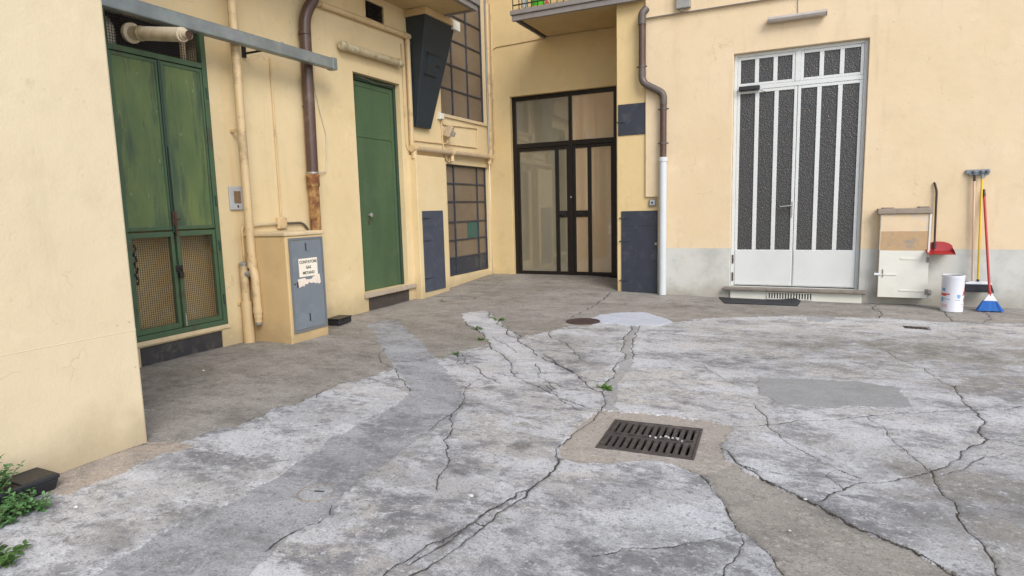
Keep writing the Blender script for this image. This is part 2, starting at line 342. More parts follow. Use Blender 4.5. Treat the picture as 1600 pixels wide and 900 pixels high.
def leafmat(name, a, b):
    n = NT(name); o = n.noise(23, 3, .6); col = n.mix(n.ramp(o, .32, .68), a, b)
    n.p.inputs['Transmission Weight'].default_value = 0
    return n.fin(col, .5, 0, None, .4)
M['leaf'] = leafmat('weed_leaf', (.045, .13, .035), (.10, .215, .075)); M['leaf_dark'] = leafmat('dark_weed_leaf', (.04, .10, .022), (.075, .16, .04))
M['moss'] = leafmat('crack_weed_leaf', (.05, .14, .015), (.10, .22, .03)); M['stem'] = paint('weed_stem', (.10, .12, .05), None, .7)

# ------------------------------------------------------------------ ground (metres; patches and cracks surveyed on the yard floor)
PATCH = {
 'drain': [(-1.252, 3.138),(-1.263, 3.525),(-1.219, 3.845),(-0.975, 3.898),(-0.728, 3.9),(-0.536, 3.936),(-0.413, 3.86),(-0.39, 3.752),(-0.42, 3.555),(-0.378, 3.411),(-0.318, 3.306),(-0.416, 3.128),(-0.461, 3.077),(-0.581, 3.128),(-0.717, 3.144),(-0.909, 3.084),(-1.061, 3.004),(-1.202, 3.04)],
 'trench': [(-0.318, 3.306),(-0.152, 3.125),(0.018, 2.992),(0.189, 2.814),(0.341, 2.725),(0.436, 2.648),(0.516, 2.536),(0.606, 2.364),(0.101, 2.144),(-0.039, 2.297),(-0.074, 2.37),(-0.125, 2.477),(-0.218, 2.585),(-0.256, 2.656),(-0.305, 2.791),(-0.362, 2.904),(-0.461, 3.077),(-0.416, 3.128)],
 'strip': [(-1.793, 6.762),(-1.704, 6.286),(-1.701, 6.104),(-1.643, 5.994),(-1.574, 5.556),(-1.499, 5.468),(-1.483, 5.124),(-1.395, 4.792),(-1.395, 4.57),(-1.286, 4.119),(-1.227, 3.856),(-1.117, 3.885),(-1.231, 4.226),(-1.288, 4.496),(-1.321, 4.819),(-1.387, 5.297),(-1.425, 5.463),(-1.513, 5.707),(-1.562, 5.928),(-1.606, 6.27),(-1.708, 6.789)],
 'blue': [(-2.388, 7.127),(-2.353, 7.322),(-2.203, 7.508),(-2.031, 7.631),(-1.822, 7.672),(-1.629, 7.453),(-1.412, 7.129),(-1.448, 6.953),(-1.557, 6.799),(-1.699, 6.792),(-1.877, 6.774),(-2.116, 6.82),(-2.221, 6.957)],
 'rect': [(-0.353, 5.035),(-0.276, 4.584),(-0.178, 4.45),(0.018, 4.423),(0.178, 4.478),(0.232, 4.534),(0.62, 4.649),(0.635, 4.899),(0.605, 5.109),(0.397, 5.181),(0.014, 5.151)],
 'grey': [(-4.851, 5.941),(-4.396, 5.518),(-3.785, 4.886),(-3.391, 4.479),(-3.169, 4.251),(-2.904, 3.989),(-2.709, 3.781),(-2.612, 3.485),(-2.584, 3.301),(-2.566, 3.011),(-2.565, 2.773),(-2.496, 2.439),(-2.467, 2.229),(-2.443, 2.004),(-2.475, 1.851),(-2.478, 1.721),(-2.481, 1.572),(-2.484, 1.436),(-2.44, 1.309),(-2.399, 1.216),(-1.869, 1.445),(-1.916, 1.605),(-1.931, 1.75),(-1.932, 1.804),(-1.921, 1.924),(-1.923, 2.049),(-2.0, 2.225),(-2.024, 2.453),(-2.053, 2.715),(-2.063, 2.918),(-2.074, 3.144),(-2.06, 3.274),(-2.133, 3.519),(-2.2, 3.722),(-2.375, 3.997),(-2.597, 4.204),(-2.896, 4.536),(-3.177, 4.816),(-3.55, 5.214),(-3.967, 5.586),(-4.698, 6.356),(-4.801, 6.229)],
 'foot': [(-3.588, 2.308),(-3.713, 2.258),(-3.66, 1.739),(-3.299, 1.627),(-3.258, 1.765),(-3.259, 1.929),(-3.295, 2.134),(-3.243, 2.337),(-3.335, 2.343)],
 'corner': [(-4.349, 2.817),(-4.188, 2.708),(-4.046, 2.718),(-3.813, 2.722),(-3.599, 2.723),(-3.317, 2.728),(-3.266, 2.685),(-3.362, 2.61),(-3.386, 2.445),(-3.391, 2.342),(-3.511, 2.251),(-3.713, 2.258)],
 'light': [(-4.102, 6.938),(-3.869, 7.214),(-3.427, 6.663),(-3.126, 6.248),(-2.747, 5.784),(-2.402, 5.368),(-2.182, 5.116),(-1.985, 4.936),(-2.032, 4.801),(-2.252, 4.888),(-2.411, 4.957),(-2.642, 5.198),(-2.893, 5.44),(-3.185, 5.847),(-3.374, 6.048),(-3.735, 6.431)],
 'apronL': [(-4.701, 2.524),(-4.207, 2.715),(-4.046, 2.718),(-3.813, 2.722),(-3.599, 2.723),(-3.317, 2.728),(-3.322, 2.805),(-3.321, 2.943),(-3.339, 3.097),(-3.263, 3.203),(-3.314, 3.344),(-3.311, 3.447),(-3.321, 3.775),(-3.248, 4.004),(-3.198, 4.263),(-3.391, 4.479),(-3.785, 4.886),(-4.396, 5.518),(-4.851, 5.941),(-4.801, 6.229),(-4.698, 6.356),(-3.967, 5.586),(-3.55, 5.214),(-3.177, 4.816),(-3.025, 4.687),(-3.012, 5.069),(-2.893, 5.44),(-3.185, 5.847),(-3.374, 6.048),(-3.735, 6.431),(-4.102, 6.938),(-3.869, 7.214),(-3.427, 6.663),(-3.126, 6.248),(-2.716, 5.828),(-2.543, 6.208),(-2.467, 6.583),(-2.262, 6.569),(-2.233, 6.824),(-2.388, 7.127),(-2.353, 7.322),(-2.203, 7.508),(-2.031, 7.631),(-1.822, 7.672),(-1.629, 7.453),(-1.412, 7.129),(-1.11, 7.483),(-0.708, 7.745),(-0.091, 8.005),(0.279, 8.008),(0.73, 8.105)],
 "halfmoon": [(-0.048,7.906),(-0.006,7.661),(0.141,7.585),(0.26,7.787),(0.286,8.01)],
 "apronR": [(0.73, 8.105), (1.209, 8.067), (2.056, 8.161), (2.834, 8.192)]
}
CRACKS = [
 (0.9,[(-0.394, 3.856),(-0.189, 3.997),(0.016, 4.153),(0.35, 4.36),(0.596, 4.536),(0.914, 4.7),(1.278, 4.938),(1.6, 5.162)]),
 (1.0,[(0.97, 5.306),(0.947, 4.882),(0.977, 4.697),(0.988, 4.521),(0.925, 4.176),(0.852, 4.044),(0.764, 3.92),(0.675, 3.71),(0.578, 3.568),(0.577, 3.402),(0.581, 3.288),(0.617, 3.221),(0.597, 3.068),(0.61, 2.935),(0.638, 2.872),(0.644, 2.76),(0.643, 2.65),(0.638, 2.547)]),
 (0.6,[(-0.314, 4.368),(-0.207, 3.99),(-0.121, 3.759),(-0.023, 3.622),(0.051, 3.542),(0.133, 3.449),(0.199, 3.397),(0.248, 3.344)]),
 (0.5,[(0.355, 4.329),(0.451, 3.987),(0.503, 3.815),(0.551, 3.659),(0.575, 3.551)]),
 (0.6,[(-0.316, 3.289),(-0.183, 3.241),(-0.085, 3.243),(0.103, 3.309),(0.147, 3.417),(0.186, 3.392)]),
 (0.8,[(0.073, 2.995),(0.177, 3.171),(0.252, 3.291),(0.376, 3.358),(0.575, 3.551)]),
 (0.5,[(0.104, 3.301),(0.16, 3.215),(0.177, 3.171)]),
 (0.5,[(0.925, 4.176),(1.01, 4.158),(1.079, 4.115),(1.208, 4.09)]),
 (0.6,[(0.621, 3.537),(0.727, 3.654),(0.858, 3.874),(0.95, 3.948)]),
 (1.3,[(-0.514, 3.113),(-0.461, 3.077),(-0.362, 2.904),(-0.305, 2.791),(-0.256, 2.656),(-0.218, 2.585),(-0.125, 2.477),(-0.074, 2.37),(-0.039, 2.297),(0.005, 2.214)]),
 (1.4,[(-0.41, 3.477),(-0.318, 3.306),(-0.152, 3.125),(0.018, 2.992),(0.189, 2.814),(0.341, 2.725),(0.436, 2.648),(0.516, 2.536),(0.571, 2.44)]),
 (1.8,[(-1.255, 3.117),(-1.18, 2.965),(-1.163, 2.857),(-1.179, 2.734),(-1.189, 2.643),(-1.241, 2.554),(-1.222, 2.494),(-1.253, 2.429),(-1.282, 2.324),(-1.29, 2.232),(-1.323, 2.132),(-1.343, 2.037),(-1.38, 1.99),(-1.383, 1.921),(-1.383, 1.866),(-1.405, 1.818),(-1.408, 1.708)]),
 (1.5,[(-1.189, 2.643),(-1.177, 2.512),(-1.201, 2.43),(-1.231, 2.345),(-1.23, 2.21),(-1.252, 2.092),(-1.264, 1.956),(-1.283, 1.843),(-1.317, 1.769)]),
 (1.2,[(-1.29, 2.232),(-1.23, 2.21)]),
 (0.7,[(-1.199, 3.013),(-1.103, 3.023),(-1.023, 3.019)]),
 (2.4,[(-1.303, 2.138),(-1.321, 2.014),(-1.349, 1.915),(-1.359, 1.843)]),
 (1.0,[(-2.376, 4.127),(-2.303, 3.882),(-2.163, 3.551),(-1.99, 3.214),(-1.927, 3.005),(-1.796, 2.829),(-1.705, 2.661),(-1.667, 2.525),(-1.604, 2.426)]),
 (0.8,[(-2.148, 3.442),(-2.14, 3.256),(-2.111, 3.129)]),
 (1.3,[(-1.966, 2.084),(-1.924, 2.032),(-1.916, 1.947),(-1.969, 1.869),(-1.968, 1.823),(-1.959, 1.706)]),
 (1.5,[(-3.161, 2.733),(-3.018, 2.808),(-2.794, 2.947)]),
 (0.8,[(-3.161, 2.733),(-3.266, 2.685),(-3.362, 2.61),(-3.386, 2.445),(-3.391, 2.342),(-3.531, 2.264)]),
 (1.5,[(-3.806, 7.13),(-3.427, 6.663),(-3.126, 6.248),(-2.747, 5.784),(-2.402, 5.368),(-2.182, 5.116),(-1.985, 4.936),(-1.81, 4.769),(-1.629, 4.562),(-1.349, 4.26)]),
 (1.1,[(-3.126, 6.248),(-2.716, 5.828),(-2.543, 6.208),(-2.467, 6.583)]),
 (0.9,[(-3.735, 6.431),(-3.374, 6.048),(-3.185, 5.847),(-2.893, 5.44)]),
 (1.1,[(-2.893, 5.44),(-2.595, 5.104),(-2.311, 4.747),(-2.177, 4.505),(-2.027, 4.355),(-1.9, 4.267),(-1.769, 4.171),(-1.651, 4.095),(-1.432, 3.938),(-1.235, 3.867)]),
 (0.7,[(-2.311, 4.747),(-2.135, 4.858),(-1.993, 4.572),(-1.699, 4.215)]),
 (1.1,[(-2.813, 4.638),(-2.973, 4.943),(-2.879, 5.413)]),
 (0.8,[(-2.933, 4.957),(-2.766, 4.704),(-2.472, 4.461),(-2.171, 4.223)]),
 (0.8,[(-2.352, 4.005),(-2.274, 4.128),(-2.107, 4.286)]),
 (0.6,[(-3.007, 5.73),(-2.809, 5.532),(-2.475, 5.173)]),
 (0.8,[(-1.426, 5.489),(-1.134, 5.565),(-0.684, 5.683),(-0.32, 5.702),(0.045, 5.809)]),
 (0.6,[(-1.574, 5.545),(-1.939, 5.53),(-2.054, 5.49)]),
 (0.9,[(-2.543, 6.171),(-2.331, 5.841),(-2.052, 5.519),(-1.862, 5.229),(-1.719, 5.032)]),
 (1.0,[(-2.204, 5.214),(-2.002, 4.978),(-1.824, 4.808),(-1.664, 4.63),(-1.531, 4.539),(-1.412, 4.525)]),
 (1.3,[(-2.699, 9.342),(-2.658, 8.544),(-2.634, 7.919),(-2.637, 7.425),(-2.633, 7.051)]),
 (0.8,[(-3.393, 7.401),(-3.184, 7.56),(-2.931, 7.832),(-2.721, 8.098)]),
 (0.9,[(-1.793, 6.762),(-1.704, 6.286),(-1.701, 6.104),(-1.643, 5.994),(-1.574, 5.556),(-1.499, 5.468),(-1.483, 5.124),(-1.395, 4.792),(-1.395, 4.57),(-1.286, 4.119),(-1.227, 3.856),(-1.252, 3.138)]),
 (0.9,[(-1.708, 6.789),(-1.606, 6.27),(-1.562, 5.928),(-1.513, 5.707),(-1.425, 5.463),(-1.387, 5.297)]),
 (0.9,[(0.829, 9.215),(0.73, 8.105)]),
 (0.8,[(1.501, 8.942),(1.433, 8.119)]),
 (0.8,[(1.823, 9.039),(1.711, 8.167)]),
 (1.0,[(-1.385, 7.179),(-1.11, 7.483),(-0.708, 7.745),(-0.091, 8.005),(0.279, 8.008),(0.73, 8.105),(1.209, 8.067),(2.056, 8.161),(2.583, 8.182)]),
 (0.5,[(-0.774, 5.257),(-0.595, 4.965),(-0.489, 4.814)]),
 (0.6,[(0.519, 6.555),(0.683, 6.109),(0.847, 5.781),(0.875, 5.509),(0.968, 5.254)]),
 (0.7,[(-0.732, 2.173),(-0.521, 2.323),(-0.409, 2.418),(-0.22, 2.584)]),
 (0.7,[(-0.248, 2.207),(-0.214, 2.419),(-0.218, 2.563)]),
 (0.7,[(-3.317, 2.728),(-3.322, 2.805),(-3.321, 2.943),(-3.339, 3.097),(-3.263, 3.203),(-3.314, 3.344),(-3.311, 3.447),(-3.321, 3.775),(-3.248, 4.004),(-3.198, 4.263)]),
 (0.8,[(-2.709, 3.781),(-2.904, 3.989),(-3.169, 4.251),(-3.785, 4.886)]),
 (0.8,[(-3.328, 3.458),(-3.241, 3.372)]),
 (1.0,[(-3.605, 1.711),(-3.595, 1.792),(-3.583, 1.922),(-3.584, 2.026),(-3.585, 2.137),(-3.561, 2.285)]),
 (0.6,[(-2.224, 4.445),(-1.988, 4.429),(-1.653, 4.268),(-1.381, 4.283)]),
 (0.6,[(-1.822, 4.297),(-1.656, 4.144),(-1.366, 3.816),(-1.227, 3.842)]),
]

def sst(a): a = np.clip(a, 0, 1); return a * a * (3 - 2 * a)
def zg(x, y):
    a = np.clip((y - 7) / 3.3, 0, 1); b = np.clip((-1 - x) / 2.6, 0, 1)
    return .125 * a * a * (1.6 - .6 * a) * b
def vnoise(x, y, s, seed):
    r = np.random.RandomState(seed); T = r.rand(128, 128); u = x / s + 31.7; v = y / s + 17.3
    i = np.floor(u).astype(int); j = np.floor(v).astype(int); fu = sst(u - i); fv = sst(v - j); i %= 127; j %= 127
    return (T[i, j] * (1 - fu) + T[i + 1, j] * fu) * (1 - fv) + (T[i, j + 1] * (1 - fu) + T[i + 1, j + 1] * fu) * fv - .5
def inside(px, py, poly):
    c = np.zeros(px.shape, bool); k = len(poly)
    for i in range(k):
        (x0, y0), (x1, y1) = poly[i], poly[(i + 1) % k]
        if y0 == y1: continue
        t = ((y0 > py) != (y1 > py)) & (px < (x1 - x0) * (py - y0) / (y1 - y0) + x0); c ^= t
    return c
GRATE_C, GRATE_A, GRATE_W, GRATE_L = (-.807, 3.487), math.radians(3.2), .535, .49
MANHOLES = [(-2.40, 6.878, .195), (-4.751, 7.975, .27)]
PLATE = (.895, 1.135, 7.47, 7.66)
def make_ground():
    xs = np.concatenate([np.arange(-5.72, -3.5, .016), np.arange(-3.5, 1.6, .0085), np.arange(1.6, 3.3, .018)])
    ys = np.concatenate([np.arange(.9, 5.2, .0085), np.arange(5.2, 7.2, .013), np.arange(7.2, 10.75, .022)])
    nx, ny = len(xs), len(ys); X, Y = np.meshgrid(xs, ys, indexing='ij')
    jx = vnoise(X, Y, .14, 1) * .05 + vnoise(X, Y, .035, 2) * .03; jy = vnoise(X, Y, .14, 3) * .05 + vnoise(X, Y, .035, 4) * .03
    Z = zg(X, Y) + vnoise(X, Y, 1.3, 5) * .016 + vnoise(X, Y, .35, 6) * .006 + vnoise(X, Y, .06, 7) * .0022
    CS = np.full(X.shape, .5); CA = np.full(X.shape, 9.); CW = np.zeros(X.shape); crack = np.zeros(X.shape); dirt = np.zeros(X.shape); wob = 1 + vnoise(X, Y, .11, 8) * 1.1 + vnoise(X, Y, .03, 28) * .8
    r = random.Random(3)
    for w, pl in CRACKS:
        pts = [Vector((a, b)) for a, b in pl]
        for lev in range(4):                       # break the line up into a jagged one
            q = [pts[0]]
            for a, b in zip(pts, pts[1:]):
                d = b - a
                if d.length > .035:
                    n = Vector((-d.y, d.x)); q.append((a + b) / 2 + n * r.uniform(-.10, .10))
                q.append(b)
            pts = q
        P = np.array([(p.x, p.y) for p in pts]); lo = P.min(0) - .2; hi = P.max(0) + .2
        i0, i1 = np.searchsorted(xs, [lo[0], hi[0]]); j0, j1 = np.searchsorted(ys, [lo[1], hi[1]])
        if i1 <= i0 or j1 <= j0: continue
        sx = X[i0:i1, j0:j1]; sy = Y[i0:i1, j0:j1]; D = np.full(sx.shape, 9.); S = np.full(sx.shape, 9.)
        for a, b in zip(P, P[1:]):
            blo = np.minimum(a, b) - .17; bhi = np.maximum(a, b) + .17
            a0, a1 = np.searchsorted(xs[i0:i1], [blo[0], bhi[0]]); b0, b1 = np.searchsorted(ys[j0:j1], [blo[1], bhi[1]])
            qx = sx[a0:a1, b0:b1]; qy = sy[a0:a1, b0:b1]
            if qx.size == 0: continue
            ab = b - a; L = max(1e-9, ab @ ab); t = np.clip(((qx - a[0]) * ab[0] + (qy - a[1]) * ab[1]) / L, 0, 1)
            dd = np.hypot(qx - a[0] - t * ab[0], qy - a[1] - t * ab[1]); m_ = dd < D[a0:a1, b0:b1] - 1e-7
            sg = np.sign((qx - a[0]) * ab[1] - (qy - a[1]) * ab[0]); sg[sg == 0] = 1
            D[a0:a1, b0:b1] = np.where(m_, dd, D[a0:a1, b0:b1]); S[a0:a1, b0:b1] = np.where(m_, dd * sg, S[a0:a1, b0:b1])
        far = 1 + np.clip(sy - 3, 0, 7) * .13
        nr = D < CA[i0:i1, j0:j1]
        CS[i0:i1, j0:j1] = np.where(nr, S, CS[i0:i1, j0:j1]); CA[i0:i1, j0:j1] = np.where(nr, D, CA[i0:i1, j0:j1]); CW[i0:i1, j0:j1] = np.where(nr, (.0034 - .0008 * w) * w * far, CW[i0:i1, j0:j1])
        hw = .0032 * w * far * np.clip(wob[i0:i1, j0:j1], .15, 2.2); m = 1 - sst((D - hw * .35) / (hw + .0045 * far))
        crack[i0:i1, j0:j1] = np.maximum(crack[i0:i1, j0:j1], m * np.clip(wob[i0:i1, j0:j1], 0, 1) * min(1, .3 + .5 * w))
        dirt[i0:i1, j0:j1] = np.maximum(dirt[i0:i1, j0:j1], np.exp(-D / (.010 + .012 * w)) * np.clip(.30 * w * wob[i0:i1, j0:j1], 0, .6))
    cell = np.maximum(np.gradient(xs)[:, None], np.gradient(ys)[None, :]); CA = CA / cell; CS = np.clip(CS, -.5, .5)
    # stains with a shape of their own: x, y, rx, ry, strength
    for sx, sy, rx, ry, k in [(-1.5, 3.08, .22, .10, .75), (-1.6, 2.65, .09, .05, 1.0), (-1.33, 2.02, .09, .26, 1.0), (-1.24, 2.3, .05, .16, .9), (-1.0, 2.35, .35, .22, .35), (-.55, 2.1, .4, .3, .35),
                              (-.72, 2.75, .2, .16, .45), (-1.75, 2.75, .4, .12, .35), (.0, 6.35, .45, .22, .6), (-.45, 5.6, .35, .2, .45), (.9, 6.4, 1.2, .45, .6), (1.5, 5.4, .9, .35, .55),
                              (.75, 3.2, .35, .3, .6), (.45, 3.5, .5, .12, .5), (-4.9, 4.2, .5, .35, .5), (-4.6, 3.3, .7, .3, .6), (-2.3, 5.7, .25, .25, .35), (-1.75, 5.0, .22, .16, .55),
                              (-1.2, 8.3, .7, .35, .4), (-2.6, 1.5, .3, .12, .6), (-2.9, 2.05, .5, .12, .3), (-2.6, 1.75, .5, .08, .3), (-2.2, 1.75, .35, .12, .25), (-.15, 5.25, .4, .2, .4)]:
        q = ((X - sx) / rx) ** 2 + ((Y - sy) / ry) ** 2
        m = np.exp(-q * 1.2) * k * np.clip(.75 + vnoise(X, Y, .10, 9) * 1.7 + vnoise(X, Y, .035, 10) * 1.2, 0, 1.3)
        dirt = np.maximum(dirt, np.clip(m, 0, 1))
    tone = np.zeros(X.shape); khaki = np.zeros(X.shape); pale = np.zeros(X.shape)
    for arr, sx, sy, rx, ry, k in [(tone, -1.95, 2.75, .35, .5, .7), (tone, -1.6, 2.1, .35, .3, .75), (tone, -.85, 2.05, .45, .35, .8), (tone, -.45, 2.35, .25, .2, .6), (tone, -.95, 2.6, .2, .15, .75), (tone, -2.6, 1.75, .5, .15, .7),
            (tone, -3.0, 2.15, .5, .12, .7), (tone, -2.5, 2.5, .5, .14, .45), (tone, .55, 3.1, .4, .4, .8), (tone, .95, 3.4, .3, .4, .8), (tone, -1.75, 3.3, .3, .15, .5), (tone, -.5, 5.45, .5, .25, .7), (tone, .05, 6.3, .5, .2, .8), (tone, -1.9, 5.05, .22, .2, .8), (tone, -2.3, 5.9, .2, .3, .6),
            (tone, 1.4, 4.1, .5, .3, .5), (tone, .3, 3.0, .2, .2, .6), (tone, -3.1, 3.2, .3, .2, .4), (tone, -2.95, 5.0, .2, .2, .3), (tone, -2.0, 3.7, .5, .2, .45),
            (khaki, .9, 6.4, 1.6, .8, .85), (khaki, -.4, 6.3, .8, .5, .5), (khaki, -2.1, 5.6, .5, .5, .4), (khaki, 1.5, 5.4, 1.0, .45, .8), (khaki, .35, 5.6, .9, .35, .55), (khaki, .65, 3.45, .45, .3, .7), (khaki, .9, 2.9, .45, .4, .85), (khaki, 1.3, 3.6, .4, .5, .7), (khaki, 1.9, 6.8, .8, .6, .7), (khaki, .3, 3.75, .4, .2, .35), (khaki, -.9, 6.9, .8, .35, .4),
            (pale, -.85, 4.55, .55, .6, .9), (pale, -.9, 5.9, .6, .35, .7), (pale, .3, 7.55, 1.5, .35, .9), (pale, -.6, 7.0, .7, .4, .7), (pale, 2.0, 7.8, .9, .25, .8), (pale, -1.65, 3.25, .35, .28, .8), (pale, -2.9, 1.75, .5, .25, .7), (pale, .5, 4.15, .7, .3, .6), (pale, -2.2, 4.6, .5, .4, .5), (pale, -3.0, 3.6, .35, .3, .6), (pale, -.25, 3.75, .2, .3, .5), (pale, -.95, 2.85, .3, .2, .6), (pale, 1.2, 4.3, .6, .3, .5), (pale, -2.3, 6.3, .4, .3, .5), (pale, .1, 5.35, .4, .15, .5)]:
        q = ((X - sx) / rx) ** 2 + ((Y - sy) / ry) ** 2; np.maximum(arr, np.clip(np.exp(-q * 1.1) * k * np.clip(.85 + vnoise(X, Y, .16, 12) * 1.5 + vnoise(X, Y, .05, 13) * .9, 0, 1.3), 0, 1), out=arr)
    # grime along the foot of the walls
    for d in (X + 5.45, 9.29 - Y + 0 * X):
        dirt = np.maximum(dirt, np.exp(-np.abs(d) / .07) * .55)
    Z = Z - crack * .008
    order = ['blue', 'halfmoon', 'foot', 'corner', 'strip', 'drain', 'trench', 'rect', 'light', 'grey', 'apronR', 'apronL']
    P = dict(PATCH); P['apronL'] = P['apronL'] + [(.75, 9.7), (-2.4, 10.9), (-5.9, 10.9), (-5.9, 2.4)]
    P['apronR'] = [P['apronL'][-5]] + P['apronR'][1:] + [(4, 8.2), (4, 9.7), (.75, 9.7)]
    lift = dict(foot=.002, corner=-.002, blue=.006, halfmoon=.003, strip=-.003, drain=-.006, trench=-.008, rect=.005, light=.004, grey=-.004, apronL=-.003, apronR=.0)
    done = np.zeros(X.shape, bool)
    for k in order:
        m = inside(X + jx, Y + jy, P[k]) & ~done; Z += m * lift[k]; done |= m
    cx = (X[:-1, :-1] + X[1:, 1:]) / 2; cy = (Y[:-1, :-1] + Y[1:, 1:]) / 2; zone = np.zeros(cx.shape, int)
    fx = cx + jx[:-1, :-1]; fy = cy + jy[:-1, :-1]
    for n, k in reversed(list(enumerate(order))): zone[inside(fx, fy, P[k])] = n + 1
    ca, sa = math.cos(GRATE_A), math.sin(GRATE_A); u = (cx - GRATE_C[0]) * ca + (cy - GRATE_C[1]) * sa; v = -(cx - GRATE_C[0]) * sa + (cy - GRATE_C[1]) * ca
    zone[(abs(u) < GRATE_W / 2 - .012) & (abs(v) < GRATE_L / 2 - .012)] = -1
    for mx, my, mr in MANHOLES: zone[(cx - mx) ** 2 + (cy - my) ** 2 < (mr - .006) ** 2] = -1
    zone[(cx > PLATE[0] + .01) & (cx < PLATE[1] - .01) & (cy > PLATE[2] + .01) & (cy < PLATE[3] - .01)] = -1
    idx = np.arange(nx * ny).reshape(nx, ny)
    quads = np.stack([idx[:-1, :-1], idx[1:, :-1], idx[1:, 1:], idx[:-1, 1:]], -1).reshape(-1, 4); zf = zone.reshape(-1)
    V = np.stack([X, Y, Z], -1).reshape(-1, 3); A4 = np.stack([CS, np.minimum(CA, 50), CW, dirt, tone, khaki, pale], -1).reshape(-1, 7)
    def mk(name, sel, mat, parent, extra=None):
        q = quads[sel]; ids, inv = np.unique(q, return_inverse=True); inv = inv.reshape(-1, 4); vv = V[ids]; A = A4[ids]
        if extra is not None:
            o = len(vv); ev, ef = extra; vv = np.concatenate([vv, np.array(ev)]); A = np.concatenate([A, np.tile([.5, 50, 0, 0, 0, 0, 0], (len(ev), 1))])
            inv = np.concatenate([inv, np.array(ef) + o])
        me = bpy.data.meshes.new(name); me.vertices.add(len(vv)); me.vertices.foreach_set('co', vv.astype(np.float32).ravel())
        me.loops.add(inv.size); me.loops.foreach_set('vertex_index', inv.astype(np.int32).ravel())
        me.polygons.add(len(inv)); me.polygons.foreach_set('loop_start', np.arange(0, inv.size, 4, dtype=np.int32))
        me.update(calc_edges=True); me.validate()
        for nm, arr in zip(('cs', 'ca', 'cw', 'dirt', 'tone', 'khaki', 'pale'), A.T):
            at = me.attributes.new(nm, 'FLOAT', 'POINT'); at.data.foreach_set('value', arr.astype(np.float32))
        me.shade_smooth(); me.materials.append(mat)
        o = bpy.data.objects.new(name, me); COL.objects.link(o); o['_o'] = (0, 0, 0)
        if parent: o.parent = parent
        return o
    # the sheet goes on around the surveyed part
    B = 60; x0, x1, y0, y1 = xs[0] + .1, xs[-1] - .1, ys[0] + .1, ys[-1] - .1; zz = -.03
    ev = [(-B, -B, zz), (B, -B, zz), (B, B, zz), (-B, B, zz), (x0, y0, zz), (x1, y0, zz), (x1, y1, zz), (x0, y1, zz)]
    ef = [(0, 1, 5, 4), (1, 2, 6, 5), (2, 3, 7, 6), (3, 0, 4, 7)]
    g = mk('ground', zf == 0, M['slab'], None, (ev, ef)); g['kind'] = 'structure'
    mats = dict(foot='c_foot', corner='c_corner', blue='c_blue', halfmoon='c_grey', strip='c_strip', drain='c_drain', trench='c_trench', rect='c_rect', light='c_light', grey='c_grey', apronR='c_apron', apronL='c_apron')
    for n, k in enumerate(order):
        if (zf == n + 1).any(): mk('concrete_apron' if 'apron' in k else 'concrete_patch', zf == n + 1, M[mats[k]], g)
    return g
M['slab'] = concrete('pale_concrete', (.47, .477, .492), (.23, .231, .238), (.44, .415, .38), .9, white=.75)
M['c_apron'] = concrete('brown_concrete', (.335, .312, .283), (.22, .203, .180), (.305, .278, .245), .7, moss=.35, white=.3)
M['c_drain'] = concrete('tan_mortar', (.385, .35, .31), (.315, .285, .245), (.37, .33, .285), .4, white=.2)
M['c_trench'] = concrete('tan_trench_fill', (.345, .322, .285), (.245, .226, .20), (.325, .295, .255), .6, white=.2)
M['c_strip'] = concrete('grey_mortar_strip', (.36, .36, .36), (.29, .285, .28), (.34, .335, .33), .4, white=.3)
M['c_blue'] = concrete('pale_blue_mortar', (.47, .50, .57), (.42, .45, .51), (.46, .49, .55), .3, grain=.4, white=.3)
M['c_rect'] = concrete('smooth_grey_mortar', (.30, .305, .305), (.26, .26, .26), (.29, .29, .285), .35, grain=.6, white=.15)
M['c_light'] = concrete('white_mortar', (.50, .505, .52), (.36, .36, .37), (.47, .47, .475), .6)
M['c_grey'] = concrete('blue_grey_mortar', (.345, .352, .366), (.225, .228, .237), (.32, .322, .328), .9, white=.5)
M['c_foot'] = concrete('ochre_stained_mortar', (.41, .355, .30), (.30, .265, .23), (.40, .335, .27), .6, white=.3)
M['c_corner'] = concrete('warm_grey_mortar', (.34, .315, .285), (.25, .235, .21), (.33, .30, .265), .6, white=.3)
ground = make_ground()

